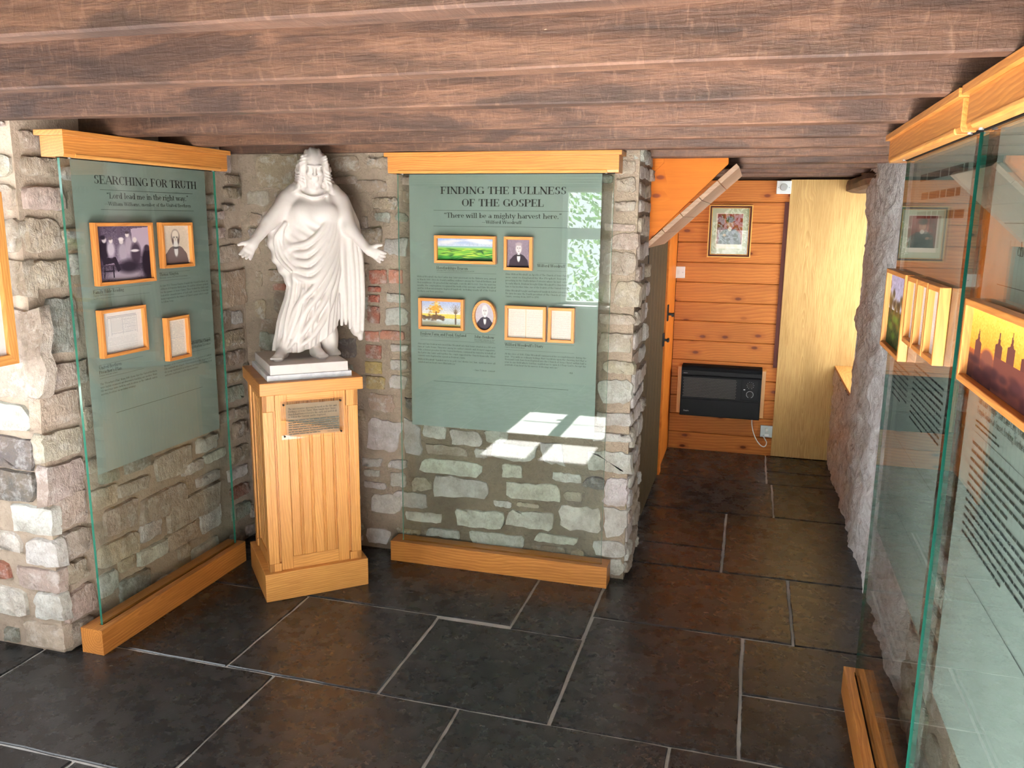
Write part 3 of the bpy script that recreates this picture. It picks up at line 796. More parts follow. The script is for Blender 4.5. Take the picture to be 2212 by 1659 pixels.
for zz in (.238, .176):
    kn = MB().cyl((.195, -.1135, zz), .019, -.012, 'y', 24, .017).build('knob', BLACK_M, ht)
    rg = MB()
    for q in range(10 if zz > .2 else 26):
        a = math.pi * (1.35 - 1.7 * q / (9 if zz > .2 else 25)); r = .0225
        rg.box(.195 + r * math.cos(a) - .0012, .195 + r * math.cos(a) + .0012, -.1140, -.1134, zz + r * math.sin(a) - .0012, zz + r * math.sin(a) + .0012)
    rg.build('dial_marks', WHITE, kn)
    box('pointer', .1935, .1965, -.1272, -.1253, zz, zz + .015, BLACK, kn)
box('badge', .152, .163, -.1140, -.1134, .205, .210, WHITE, ht)
box('nameplate', -.252, -.224, -.1130, -.1121, .2985, .3015, plain('silver_print', (120, 122, 124), .5), ht)
HEATER = ht
cb = []
for t in np.linspace(0, 1, 26):
    P0, P1, P2, P3 = (0.062, 5.745, .272), (0.06, 5.77, .12), (0.17, 5.70, .035), (0.170, 5.80, .102)
    P3b = (0.142, 5.812, .143)
    q = [(1 - t) ** 3 * a + 3 * (1 - t) ** 2 * t * b + 3 * (1 - t) * t * t * c + t ** 3 * d for a, b, c, d in zip(P0, P1, P2, P3)]
    cb.append(q)
for t in np.linspace(.15, 1, 8): cb.append([a + (b - a) * t for a, b in zip((0.170, 5.80, .102), P3b)])
tag(MB().tube(cb, .0036).build('power_cable', WHITE, smooth=True), 'white power cable looping from the heater to the socket', 'cable')
# ================================================================== LETTERING (serif stroke letters, built as flat print)
# v x y0 y1 serifs(b=foot,t=head,l=head flag) w | h x0 x1 y | d x0 y0 x1 y1 T/t | a cx cy rx ry a0 a1 | o x y r | k x y0 y1 (thin tick)
G = {
'A': (.78, 'd .04 0 .39 1 t;d .39 1 .74 0 T;h .16 .6 .32;s .04 0;s .72 0'), 'B': (.74, 'v .16 0 1 btl;h .16 .4 .97;a .4 .755 .21 .225 90 -90;h .16 .4 .52;a .42 .265 .25 .25 90 -90;h .16 .42 .03'),
'C': (.76, 'a .42 .5 .35 .5 48 312;k .66 .66 .98'), 'D': (.82, 'v .16 0 1 btl;h .16 .38 .97;h .16 .38 .03;a .38 .5 .36 .48 90 -90'),
'E': (.7, 'v .16 0 1 btl;h .16 .6 .97;h .16 .46 .5;h .16 .62 .03;k .6 .74 1;k .62 0 .27;k .46 .38 .62'), 'F': (.66, 'v .16 0 1 btl;h .16 .58 .97;h .16 .44 .5;k .58 .74 1;k .44 .38 .62'),
'G': (.82, 'a .42 .5 .35 .5 48 330;k .66 .66 .98;v .68 .05 .4 n;h .54 .8 .4'), 'H': (.86, 'v .16 0 1 bt;v .68 0 1 bt;h .16 .68 .5'), 'I': (.4, 'v .2 0 1 bt'),
'J': (.5, 'v .32 .2 1 t;a .17 .2 .15 .2 0 -160'), 'K': (.8, 'v .16 0 1 bt;d .2 .4 .62 1 t;d .32 .56 .68 0 T;s .62 1;s .7 0'), 'L': (.66, 'v .16 0 1 bt;h .16 .6 .03;k .6 0 .32'),
'M': (.98, 'v .14 0 1 bt t;d .14 1 .48 0 T;d .48 0 .82 1 t;v .84 0 1 bt'), 'N': (.84, 'v .14 0 1 bl t;d .12 1 .7 0 T;v .7 0 1 t t'), 'O': (.84, 'a .42 .5 .35 .5 0 360'),
'P': (.7, 'v .16 0 1 btl;h .16 .4 .97;a .4 .735 .25 .235 90 -90;h .16 .4 .5'), 'Q': (.84, 'a .42 .5 .35 .5 0 360;d .4 .2 .72 -.12 T'), 'R': (.78, 'v .16 0 1 btl;h .16 .4 .97;a .4 .745 .24 .225 90 -90;h .16 .4 .52;d .4 .52 .66 0 T;s .68 0'),
'S': (.62, 'a .31 .75 .2 .24 40 270;a .31 .26 .22 .25 90 -140;k .5 .72 .98;k .1 .02 .3'), 'T': (.74, 'v .37 0 1 b;h .06 .68 .97;k .06 .7 1;k .68 .7 1'),
'U': (.84, 'v .16 .3 1 t;a .42 .3 .26 .29 180 360;v .68 .3 1 t t'), 'V': (.76, 'd .06 1 .38 0 T;d .38 0 .7 1 t;s .06 1;s .7 1'), 'W': (1.08, 'd .06 1 .32 0 T;d .32 0 .54 1 t;d .54 1 .8 0 T;d .8 0 1.02 1 t;s .06 1;s 1.0 1;s .54 1'),
'Y': (.74, 'd .06 1 .37 .45 T;d .37 .45 .68 1 t;v .37 0 .45 b;s .06 1;s .68 1'), 'Z': (.66, 'h .06 .6 .97;d .58 .97 .08 .03 T;h .06 .6 .03'),
'a': (.58, 'a .27 .47 .18 .18 150 0;v .45 .06 .47 n;a .26 .2 .19 .19 0 360;h .45 .56 .03'), 'b': (.6, 'v .12 0 1 l;a .33 .33 .21 .32 0 360'), 'c': (.54, 'a .3 .33 .22 .32 42 318;o .46 .5 .07'), 'd': (.62, 'v .48 0 1 lb;a .27 .33 .2 .32 0 360'),
'e': (.55, 'a .29 .33 .22 .32 0 318;h .08 .5 .35'), 'f': (.4, 'v .18 0 .78 b;a .33 .78 .15 .21 180 50;h .04 .36 .64;o .42 .88 .06'), 'g': (.56, 'a .26 .44 .18 .21 0 360;a .27 -.08 .21 .17 0 360;d .14 .26 .16 .1 t;h .4 .52 .6'),
'h': (.66, 'v .14 0 1 bl;a .33 .42 .19 .22 180 0;v .52 0 .42 b'), 'i': (.34, 'v .17 0 .64 bl;o .17 .88 .08'), 'j': (.32, 'v .17 -.15 .64 l;o .17 .88 .08;a .06 -.15 .11 .14 0 -150'), 'k': (.62, 'v .14 0 1 bl;d .16 .28 .46 .64 t;d .26 .38 .52 0 T;s .48 .64;s .52 0'), 'l': (.34, 'v .17 0 1 bl'),
'm': (.98, 'v .14 0 .64 bl;a .31 .44 .17 .2 180 0;v .48 0 .44 b;a .65 .44 .17 .2 180 0;v .82 0 .44 b'), 'n': (.66, 'v .14 0 .64 bl;a .33 .42 .19 .22 180 0;v .52 0 .42 b'), 'o': (.58, 'a .29 .33 .22 .32 0 360'),
'p': (.62, 'v .14 -.3 .64 bl;a .34 .33 .21 .32 0 360'), 'q': (.62, 'v .48 -.3 .64 b;a .28 .33 .21 .32 0 360'), 'r': (.48, 'v .14 0 .64 bl;a .31 .42 .17 .2 170 60;o .42 .54 .075'), 's': (.48, 'a .24 .49 .15 .155 40 270;a .24 .17 .16 .165 90 -140;k .39 .48 .64;k .09 .02 .2'),
't': (.42, 'v .17 .12 .86 n;a .28 .13 .11 .12 180 320;h .03 .36 .62'), 'u': (.66, 'v .14 .22 .64 l;a .32 .22 .18 .21 180 360;v .5 0 .64 l'), 'v': (.58, 'd .06 .64 .3 0 T;d .3 0 .53 .64 t;s .08 .64;s .52 .64'), 'w': (.86, 'd .06 .64 .25 0 T;d .25 0 .43 .64 t;d .43 .64 .62 0 T;d .62 0 .8 .64 t;s .08 .64;s .78 .64'),
'x': (.58, 'd .08 .64 .5 0 T;d .08 0 .5 .64 t;s .1 0;s .48 0;s .1 .64;s .48 .64'), 'y': (.58, 'd .06 .64 .3 .02 T;d .53 .64 .2 -.28 t;o .16 -.24 .06;s .08 .64;s .5 .64'), 'z': (.5, 'h .06 .44 .61;d .43 .61 .07 .03 T;h .06 .46 .03'),
'0': (.6, 'a .3 .5 .22 .5 0 360'), '1': (.44, 'v .22 0 1 bl'), '2': (.6, 'a .3 .72 .2 .26 150 -40;d .45 .55 .08 .03 T;h .08 .52 .03'), '3': (.58, 'a .28 .75 .19 .23 150 -90;a .28 .26 .21 .26 90 -150'), '4': (.6, 'd .4 1 .06 .3 t;h .06 .56 .3;v .4 0 1 b'),
'5': (.58, 'h .14 .5 .97;k .14 .55 1;a .28 .32 .21 .3 130 -150'), '6': (.58, 'a .3 .3 .2 .3 0 360;a .42 .45 .32 .54 90 180'), '7': (.56, 'h .08 .52 .97;d .52 .97 .22 0 T'), '8': (.58, 'a .29 .75 .18 .23 0 360;a .29 .26 .21 .25 0 360'), '9': (.58, 'a .28 .7 .2 .3 0 360;a .16 .55 .32 .54 0 -80'),
'.': (.3, 'o .14 .07 .08'), ',': (.3, 'o .14 .07 .08;d .19 .05 .1 -.14 t'), "'": (.24, 'o .12 .92 .07;d .16 .9 .08 .72 t'), '\u201c': (.44, 'o .13 .8 .075;d .08 .82 .17 1 t;o .31 .8 .075;d .26 .82 .35 1 t'), '\u201d': (.44, 'o .13 .94 .075;d .18 .92 .09 .74 t;o .31 .94 .075;d .36 .92 .27 .74 t'),
'\u2014': (1.0, 'h .04 .96 .35'), '-': (.4, 'h .06 .34 .32'), '[': (.34, 'k .12 -.15 1.05;h .12 .28 1.03;h .12 .28 -.13'), ']': (.34, 'k .2 -.15 1.05;h .05 .2 1.03;h .05 .2 -.13'), '&': (.8, 'a .33 .77 .15 .2 0 360;a .3 .26 .22 .26 60 330;d .22 .68 .7 0 T;h .5 .74 .45'), '\u2026': (.8, 'o .12 .07 .07;o .38 .07 .07;o .64 .07 .07'), ' ': (.34, ''),
}
STY = {'didone': (.175, .052, .10, .045), 'slab': (.135, .06, .09, .055), 'book': (.115, .06, .07, .05)}  # stem, hairline, serif length, serif thickness

def glyph_quads(ch, sty, seg):
    T, t, SL, ST = STY[sty]
    adv, desc = G.get(ch, G[' ']); out = []
    def q(x0, y0, x1, y1): out.append([(x0, y0), (x1, y0), (x1, y1), (x0, y1)])
    for tok in desc.split(';'):
        p = tok.split()
        if not p: continue
        k = p[0]; n = [float(v) for v in p[1:] if v.replace('.', '', 1).replace('-', '', 1).isdigit()]
        if k == 'v':
            x, y0, y1 = n[:3]; fl = p[4] if len(p) > 4 else ''; w = (t * 1.15 if (len(p) > 5 and p[5] == 't') else T) / 2
            q(x - w, y0, x + w, y1)
            if 'b' in fl: q(x - w - SL, y0, x + w + SL, y0 + ST)
            if 't' in fl: q(x - w - SL, y1 - ST, x + w + SL, y1)
            if 'l' in fl and 't' not in fl: q(x - w - SL, y1 - ST * 1.3, x, y1)
        elif k == 'h': q(n[0], n[2] - t / 2, n[1], n[2] + t / 2)
        elif k == 'k': q(n[0] - t / 2, n[1], n[0] + t / 2, n[2])
        elif k == 's': q(n[0] - SL - t, n[1] if n[1] < .5 else n[1] - ST, n[0] + SL + t, n[1] + ST if n[1] < .5 else n[1])
        elif k == 'd':
            w = (T * 1.08 if p[5] == 'T' else t * 1.1) / 2
            out.append([(n[0] - w, n[1]), (n[0] + w, n[1]), (n[2] + w, n[3]), (n[2] - w, n[3])])
        elif k == 'o':
            m = 8 if seg > 8 else 4; out.append([(n[0] + n[2] * math.cos(2 * math.pi * (i + .5) / m), n[1] + n[2] * math.sin(2 * math.pi * (i + .5) / m)) for i in range(m)])
        elif k == 'a':
            cx, cy, rx, ry, a0, a1 = n; m = max(3, int(seg * abs(a1 - a0) / 360)); pr = None
            for i in range(m + 1):
                a = math.radians(a0 + (a1 - a0) * i / m); c, s = math.cos(a), math.sin(a)
                w = (t + (T - t) * abs(c) ** 1.5) / 2
                cur = ((cx + (rx - w * .6) * c - w * c, cy + (ry - t / 2) * s - w * s * .5), (cx + (rx - w * .6) * c + w * c, cy + (ry - t / 2) * s + w * s * .5))
                if abs(s) > .7:
                    cur = ((cx + (rx - w) * c, cy + (ry - t) * s), (cx + (rx + w * .4) * c, cy + ry * s))
                if pr: out.append([pr[0], pr[1], cur[1], cur[0]])
                pr = cur
    return adv, out
_gc = {}
def gq(ch, sty, seg):
    key = (ch, sty, seg)
    if key not in _gc: _gc[key] = glyph_quads(ch, sty, seg)
    return _gc[key]

def text_geo(mb, s, x, z, size, sty='slab', align='l', width=None, y=0.0, seg=16, track=0.0, sx=1.0):
    tot = sum(gq(c, sty, seg)[0] + track for c in s) * size * sx
    if width and tot > 0: sx *= width / tot; tot = width
    x = x - (tot / 2 if align == 'c' else tot if align == 'r' else 0)
    for c in s:
        adv, qs = gq(c, sty, seg)
        for poly in qs:
            b = len(mb.v)
            mb.v += [(x + p * size * sx, y, z + r * size) for p, r in poly]
            mb.f.append(tuple(b + i for i in range(len(poly))))
        x += (adv + track) * size * sx
    return mb
def dashes(mb, x0, x1, z, size, y, frac=1.0):
    """a line of print too small to read: word-length strokes"""
    x = x0; e = x0 + (x1 - x0) * frac
    while x < e - size:
        w = min(random.uniform(1.5, 5.5) * size, e - x)
        mb.v += [(x, y, z), (x + w, y, z), (x + w, y, z + size * .62), (x, y, z + size * .62)]; n = len(mb.v)
        mb.f.append((n - 4, n - 3, n - 2, n - 1)); x += w + size * .45
# maker's name on the heater
tm = MB(); text_geo(tm, 'Dimplex', -.240, .032, .0085, 'slab', width=.036, y=-.1124, seg=10)
tm.build('maker_lettering', plain('silver_letters', (190, 192, 194), .4), HEATER)
# ================================================================== GLASS DISPLAY PANELS
GY0, GY1, TY, FY = .033, .043, .0438, .0446     # glass front/back, print, film (local depth)
def glass_box(x0, x1, z0, z1, parent, edge):
    o = MB().box(x0, x1, GY0, GY1, z0, z1).build('glass_pane', [GLASS, edge], parent)
    for p in o.data.polygons:
        if abs(p.normal.y) < .5: p.material_index = 1
    return o
def display_panel(label, loc, rz, base, head, gl, film, header_z=(1.782, 1.868), group='glass display panels', edge=None):
    e = empty('display_panel', loc, rz, label, 'display panel', group)
    # plinth with a slot for the glass
    bx0, bx1 = base; h = .098
    b = MB().box(bx0, bx1, 0, GY0 - .003, 0, h).box(bx0, bx1, GY1 + .004, .095, 0, h).box(bx0, bx1, GY0 - .003, GY1 + .004, 0, .06)
    b.box(bx0, gl[0] - .004, GY0 - .003, GY1 + .004, .06, h).box(gl[1] + .004, bx1, GY0 - .003, GY1 + .004, .06, h)
    b.build('plinth', OAK['x'], e)
    box('slot_gasket', gl[0] - .003, gl[1] + .003, GY0 - .0025, GY1 + .0035, .06, .088, DARKGAP, e)
    # header with overhanging lip and a routed lower edge
    z0, z1 = header_z; hx0, hx1 = head
    hd = MB().prism([(0, z0 + .010), (.004, z0), (.095, z0), (.095, z1 - .018), (0, z1 - .018)], hx0 + .012, hx1 - .012, 'x').build('header', OAK['x'], e, bevel=.001)
    box('header_lip', hx0, hx1, -.012, .107, z1 - .018, z1, OAK['x'], hd, .0015)
    MB().prism([(.001, z0 + .014), (-.0025, z0 + .010), (-.0025, z0 + .004), (.002, z0 - .001), (.028, z0 - .001), (.028, z0 + .001)], hx0 + .06, hx1 - .06, 'x').build('header_moulding', OAKP['x'], hd, bevel=.001)
    box('channel', gl[0] - .002, gl[1] + .002, GY0 - .003, GY1 + .004, z0 - .003, z0 + .002, DARKGAP, hd)
    for s in (gl[0] + .03, gl[1] - .03): MB().cyl((s, GY0 - .012, z0 - .004), .005, .006, 'z', 12).build('spot_fitting', GREYM, hd)
    glass_box(gl[0], gl[1], .066, z0 - .001, e, edge or GLASS_EDGE)
    f = box('film', film[0], film[1], FY, FY + .0006, film[2], film[3], FILM, e)
    return e, f
def rule(mb, x0, x1, z, t=.0012):
    n = len(mb.v); mb.v += [(x0, TY, z - t / 2), (x1, TY, z - t / 2), (x1, TY, z + t / 2), (x0, TY, z + t / 2)]; mb.f.append((n, n + 1, n + 2, n + 3))
def lines(f, name, items, mat=INK):
    """items: (string, x, z, size, style, align, width)"""
    if len(items) > 1 and name in ('heading', 'rule_line', 'attribution', 'quotation'):
        return [lines(f, name, [it], mat) for it in items]
    mb = MB()
    for it in items:
        if it[0] == 'rule': rule(mb, *it[1:])
        else:
            s, x, z, size, sty, al, w = it
            text_geo(mb, s, x, z, size, sty, al, w, TY, 22 if size > .015 else 12 if size > .009 else 8)
    return mb.build(name, mat, f)
def para(f, rows, x0, x1, z_top, z_bot, size=.0072, last=.55, mat=INK_S, name='paragraph'):
    n = len(rows); items = []
    for i, r in enumerate(rows):
        z = z_top + (z_bot - z_top) * i / max(1, n - 1)
        w = (x1 - x0) if i < n - 1 and r is not None and not r.endswith('\n') else None
        if r: items.append((r.strip('\n'), x0, z, size, 'book', 'l', w if w else (x1 - x0) * last))
    return lines(f, name, items, mat)

# ---- canvases
def portrait(w, h, bg, coat, skin, hair, beard=False, bald=False, vignette=None, hi=(225, 222, 220)):
    c = Canvas(w, h, bg).noise(4, 3)
    if vignette: c.ell(.5, .42, .36, .5, vignette, .5, .5)
    c.poly([(.06, 0), (.1, .26), (.3, .44), (.42, .48), (.6, .48), (.72, .44), (.9, .26), (.96, 0)], coat)
    c.ell(.5, .36, .07, .16, hi, .2).ell(.5, .43, .10, .03, (30, 28, 30), .3)
    c.ell(.5, .70, .15, .19, hair, .2)
    c.ell(.5, .67, .125, .17, skin, .12)
    if not bald: c.ell(.5, .84, .145, .06, hair, .25)
    else: c.ell(.5, .76, .12, .12, skin, .12)
    sh = tuple(v * .55 for v in skin)
    for s in (-.05, .05): c.ell(.5 + s, .69, .024, .014, tuple(v * .3 for v in skin), .4).ell(.5 + s, .715, .035, .010, sh, .5)
    c.ell(.5, .635, .016, .035, tuple(v * .8 for v in skin), .6).ell(.5, .575, .04, .012, sh, .5)
    if beard: c.ell(.5, .53, .12, .08, (230, 226, 220), .4).ell(.40, .60, .03, .09, hair, .4).ell(.60, .60, .03, .09, hair, .4)
    return c
def cv_group():
    c = Canvas(126, 116, (96, 84, 100)).grad(.3, 1, (120, 106, 122), (72, 62, 78)).grad(0, .3, (112, 100, 116), (60, 50, 62)).noise(7, 2)
    c.poly([(0, 1), (.1, 1), (.1, .3), (0, .3)], (70, 58, 74)).poly([(.66, .95), (1, .98), (1, .4), (.68, .45)], (158, 142, 158)).poly([(.4, 1), (.46, 1), (.46, .45), (.4, .45)], (80, 68, 84))
    c.ell(.5, .1, .3, .09, (142, 130, 142), .3)
    D = (36, 28, 38)
    c.ell(.13, .56, .08, .20, D, .2).ell(.15, .76, .04, .06, (190, 178, 180), .2).ell(.13, .80, .05, .04, D, .3).poly([(.1, .42), (.34, .44), (.42, .2), (.36, .16), (.3, .33), (.1, .30)], D)
    c.ell(.26, .58, .07, .14, (176, 164, 176), .3).ell(.27, .74, .035, .05, (200, 188, 188), .2).ell(.26, .78, .04, .03, (90, 78, 86), .3)
    c.ell(.48, .52, .09, .18, (148, 136, 148), .3).ell(.46, .72, .04, .05, (196, 184, 186), .2).ell(.46, .76, .05, .035, (214, 204, 206), .3)
    c.ell(.60, .64, .07, .2, (152, 138, 150), .3).ell(.58, .84, .035, .045, (202, 190, 190), .2).ell(.58, .88, .04, .025, (60, 48, 56), .3)
    c.ell(.73, .48, .1, .22, (58, 46, 58), .25).ell(.72, .74, .04, .05, (196, 184, 184), .2).ell(.71, .54, .08, .025, (206, 196, 200), .3)
    c.ell(.95, .3, .12, .3, (30, 22, 32), .2).ell(.95, .58, .05, .06, (48, 38, 50), .2)
    c.ell(.58, .25, .2, .12, (40, 32, 42), .4)
    c.poly([(.12, .28), (.14, .28), (.12, .06), (.1, .06)], D).poly([(.27, .28), (.29, .28), (.29, .06), (.27, .06)], D).poly([(.1, .2), (.3, .2), (.3, .17), (.1, .17)], D)
    return c
def cv_hills():
    c = Canvas(128, 56, (60, 120, 50)).grad(.66, 1, (206, 214, 226), (112, 140, 190)).noise(5, 3)
    for k in range(9): c.ell(rng.random(), .78 + .18 * rng.random(), .16, .05, (236, 236, 240), .6, .8)
    c.grad(.56, .66, (96, 130, 70), (96, 120, 140)).grad(0, .56, (26, 78, 30), (92, 124, 46))
    for k in range(60):
        y = .1 + .46 * rng.random(); c.ell(rng.random(), y, .05 + .12 * (.7 - y), .012 + .03 * (.6 - y), [(122, 142, 52), (160, 158, 60), (36, 92, 36), (20, 52, 28)][k % 4], .4, .8, rng.normal(0, .2))
    for k in range(30): c.ell(rng.random(), .5 * rng.random(), .06, .014, (16, 36, 22), .5, .8, rng.normal(0, .4))
    return c.ell(.78, .06, .3, .09, (18, 44, 22), .4)
def cv_pond():
    c = Canvas(100, 72, (190, 180, 120)).grad(.5, 1, (214, 212, 206), (140, 154, 190)).grad(.34, .5, (196, 170, 70), (210, 186, 100)).grad(0, .34, (120, 128, 120), (196, 204, 206)).noise(8, 2)
    for k in range(150): c.ell(.34 + rng.normal(0, .075), .70 + rng.normal(0, .10), .024, .024, [(186, 136, 44), (150, 104, 36), (206, 168, 76), (120, 84, 34)][k % 4], .5, .75)
    c.poly([(.345, .6), (.375, .6), (.39, .3), (.33, .3)], (70, 44, 26))
    for k in range(110): c.ell(rng.random() * .55, .35 + rng.normal(0, .055), .03, .03, [(50, 36, 28), (34, 26, 24), (78, 58, 36)][k % 3], .5, .75)
    c.ell(.2, .1, .3, .1, (70, 62, 44), .5, .8).ell(.75, .05, .35, .05, (96, 90, 52), .5)
    c.poly([(.83, .1), (.87, .1), (.86, .62), (.84, .62)], (54, 44, 36))
    for k in range(9):
        a = math.radians(25 + 130 * k / 8); c.poly([(.84, .5), (.86, .5), (.85 + .17 * math.cos(a) + .004, .55 + .38 * math.sin(a)), (.85 + .17 * math.cos(a) - .004, .55 + .38 * math.sin(a))], (74, 60, 48), .9)
    return c
def cv_doc(w, h, n, split=False, bg=(224, 216, 206)):
    c = Canvas(w, h, bg).noise(3, 2)
    if split: c.lines(.06, .94, n, .05, .46, (196, 186, 176)).lines(.06, .94, n, .54, .96, (196, 186, 176)).poly([(.49, 1), (.51, 1), (.51, 0), (.49, 0)], (196, 172, 146))
    else: c.lines(.06, .94, n, .1, .92, (192, 184, 178))
    return c
def cv_plan():
    c = Canvas(64, 60, (224, 220, 216)).noise(2, 2)
    g = (186, 182, 182)
    for y in (.9, .86): c.poly([(.14, y), (.86, y), (.86, y - .012), (.14, y - .012)], (150, 148, 150))
    for x in (.14, .22, .5, .86): c.poly([(x, .86), (x + .012, .86), (x + .012, .42), (x, .42)], g)
    c.lines(.44, .84, 14, .24, .84, g).poly([(.24, .8), (.48, .8), (.48, .5), (.24, .5)], (208, 204, 200)).lines(.06, .38, 9, .14, .86, (200, 197, 194))
    return c
def cv_castle():
    c = Canvas(60, 56, (90, 70, 40)).grad(.5, 1, (196, 190, 206), (168, 160, 190)).grad(0, .5, (40, 52, 26), (84, 74, 36)).noise(9, 2)
    for x, y, s in ((.12, .55, .2), (.35, .45, .16), (.55, .5, .2), (.8, .6, .25)):
        for k in range(18): c.ell(x + rng.normal(0, s * .4), y + rng.normal(0, s * .6), .05, .05, [(92, 66, 34), (70, 52, 30), (112, 88, 40)][k % 3], .5, .7)
    for k in range(20): c.ell(rng.random(), .4 * rng.random(), .1, .05, [(86, 112, 40), (56, 66, 30), (120, 130, 60)][k % 3], .5, .6)
    return c
def cv_sunset():
    c = Canvas(120, 84, (220, 160, 60)).grad(.4, 1, (226, 128, 44), (226, 190, 84)).grad(0, .4, (44, 26, 30), (150, 78, 40)).noise(5, 2)
    D = (86, 50, 44)
    for x, w, h in ((.14, .05, .66), (.45, .05, .74), (.62, .05, .78), (.80, .05, .72)):
        c.poly([(x - w, 0), (x - w, h - .12), (x - w * .4, h - .1), (x, h + .08), (x + w * .4, h - .1), (x + w, h - .12), (x + w, 0)], D)
    c.poly([(.4, .46), (.86, .46), (.86, 0), (.4, 0)], (96, 54, 46)).ell(.3, .36, .1, .14, (112, 66, 54), .2)
    for k in range(50): c.ell(rng.random(), .3 * rng.random(), .06, .05, [(60, 32, 34), (78, 44, 44), (46, 26, 32)][k % 3], .5, .7)
    return c

def framed(label, panel, mid, x0, x1, z0, z1, cv, bw=.013, th=.024, paper=True):
    """oak framed print fixed to the front of a glass panel (local panel coordinates)"""
    M = panel.matrix_basis.to_translation()
    e = empty('framed_picture', (0, 0, 0), panel.rotation_euler.z, label, 'picture', 'oak framed prints on the glass panels')
    e.location = panel.location + Matrix.Rotation(panel.rotation_euler.z, 3, 'Z') @ Vector(((x0 + x1) / 2, GY0 - .0002, z0))
    w, h = (x1 - x0) / 2, z1 - z0
    picture_frame(e, -w, w, 0, h, bw, -th, 0, OAK['x'], OAK['z'])
    box('backing', -w + bw * .6, w - bw * .6, -.008, -.001, bw * .6, h - bw * .6, PAPER, e)
    if cv is not None: picture('print', cv, -w + bw, w - bw, bw, h - bw, -.0092, e)
    return e

# ================================================================== MIDDLE PANEL
CX = -1.044
pc, fc = display_panel('glass display panel headed Finding the Fullness of the Gospel, right of the statue', (CX, 3.39, 0), 0,
                       (-.515, .515), (-.508, .518), (-.466, .482), (-.416, .432, .662, 1.779), edge=GLASS_EDGE_L)
c_ = lambda X: X - CX
lines(fc, 'heading', [('FINDING THE FULLNESS', c_(-1.036), 1.697, .0305, 'didone', 'c', .556), ('OF THE GOSPEL', c_(-1.036), 1.646, .0305, 'didone', 'c', .364)])
lines(fc, 'quotation', [('\u201cThere will be a mighty harvest here.\u201d', c_(-1.038), 1.597, .0215, 'slab', 'c', .523), ('\u2014Wilford Woodruff', c_(-1.038), 1.574, .0135, 'slab', 'c', .176)])
lines(fc, 'rule_line', [('rule', c_(-1.347), c_(-.72), 1.628), ('rule', c_(-1.348), c_(-.70), 1.561), ('rule', c_(-1.352), c_(-.731), .873)])
lines(fc, 'caption', [('Herefordshire Beacon', c_(-1.335), 1.375, .0125, 'slab', 'l', .145), ('rule', c_(-1.335), c_(-1.06), 1.3925, .0007), ('rule', c_(-1.335), c_(-1.06), 1.3615, .0007),
                      ('Al Rounds, 1991, Courtesy Museum of Church History and Art', c_(-1.335), 1.3675, .0046, 'book', 'l', .175)])
lines(fc, 'caption', [('Wilford Woodruff', c_(-.878), 1.396, .0125, 'slab', 'l', .121), ('rule', c_(-.878), c_(-.70), 1.413, .0007), ('rule', c_(-.878), c_(-.70), 1.3805, .0007)])
lines(fc, 'caption', [('Benbow Farm and Pond, England', c_(-1.415), 1.0805, .0125, 'slab', 'l', .218), ('rule', c_(-1.415), c_(-1.062), 1.0965, .0007), ('rule', c_(-1.415), c_(-1.062), 1.0585, .0007),
                      ('Frank Magleby, 1987, Courtesy Museum of Church History and Art', c_(-1.415), 1.0735, .0046, 'book', 'l', .185)])
lines(fc, 'caption', [('John Benbow', c_(-1.159), 1.0785, .0125, 'slab', 'l', .091), ('Photographer unknown, ca. 1860', c_(-1.159), 1.0695, .0046, 'book', 'l', .094), ('Courtesy Church History Library', c_(-1.159), 1.0625, .0046, 'book', 'l', .09)])
lines(fc, 'caption', [("Wilford Woodruff's Diary", c_(-1.018), 1.0515, .0125, 'slab', 'l', .172), ('rule', c_(-1.018), c_(-.71), 1.0675, .0007), ('rule', c_(-1.018), c_(-.71), 1.034, .0007), ('Courtesy Church History Library', c_(-1.018), 1.0435, .0046, 'book', 'l', .09)])
para(fc, ['Wilford Woodruff, the first Latter-day Saint missionary in the Malvern area, arrived', 'in March 1840. Here he found a willing audience among the United Brethren and', 'their neighbours. He preached day and night, scarcely able to rest. Over the next few',
          'months, the congregations recognized the truth of his message, and Elder Woodruff', 'and his fellow missionaries baptized hundreds, including nearly all of the United', 'Brethren and their preachers.'], c_(-1.427), c_(-1.061), 1.337, 1.273, .0074, .35)
para(fc, ['Elder Wilford Woodruff, an Apostle of The Church of Jesus Christ of Latter-day Saints,', 'was sent to England by the Prophet Joseph Smith. He was', 'preaching in the Staffordshire Potteries where he met convert William Benbow.', 'In early March, Benbow brought Elder Woodruff to Herefordshire, and introduced', 'him to his brother John, one of the leaders of the United Brethren.'],
     c_(-1.018), c_(-.657), 1.359, 1.306, .0074, .8)
para(fc, ['Elder Woodruff taught and baptized hundreds before returning to America in 1841.', 'He later became the fourth president of The Church of Jesus Christ of Latter-day', 'Saints, serving from 1889 to 1898.'], c_(-1.018), c_(-.657), 1.289, 1.264, .0074, .42)
para(fc, ['John and Jane Benbow welcomed Elder Woodruff into their home situated on a 300-acre', 'farm at Castle Frome. They were among his earliest converts and strongest supporters.', 'John, a former preacher for the United Brethren, continued his ministry in behalf of', 'the Latter-day Saints and together the couple supported the Church financially. Many', "converts were baptized in a pond on Benbow's farm."],
     c_(-1.428), c_(-1.061), 1.037, .983, .0074, .62)
para(fc, ["Wilford Woodruff \u201chanded out to us god's [sic] devine [sic] law\u2026until we were all", 'satisfied and our hearts were filled with joy.\u201d'], c_(-1.428), c_(-1.061), .966, .953, .0074, .5)
lines(fc, 'attribution', [('\u2014Jane Palmer, convert', c_(-1.062), .931, .0074, 'book', 'r', .103), ('\u2014Wil', c_(-.735), .944, .0074, 'book', 'l', .022)], INK_S)
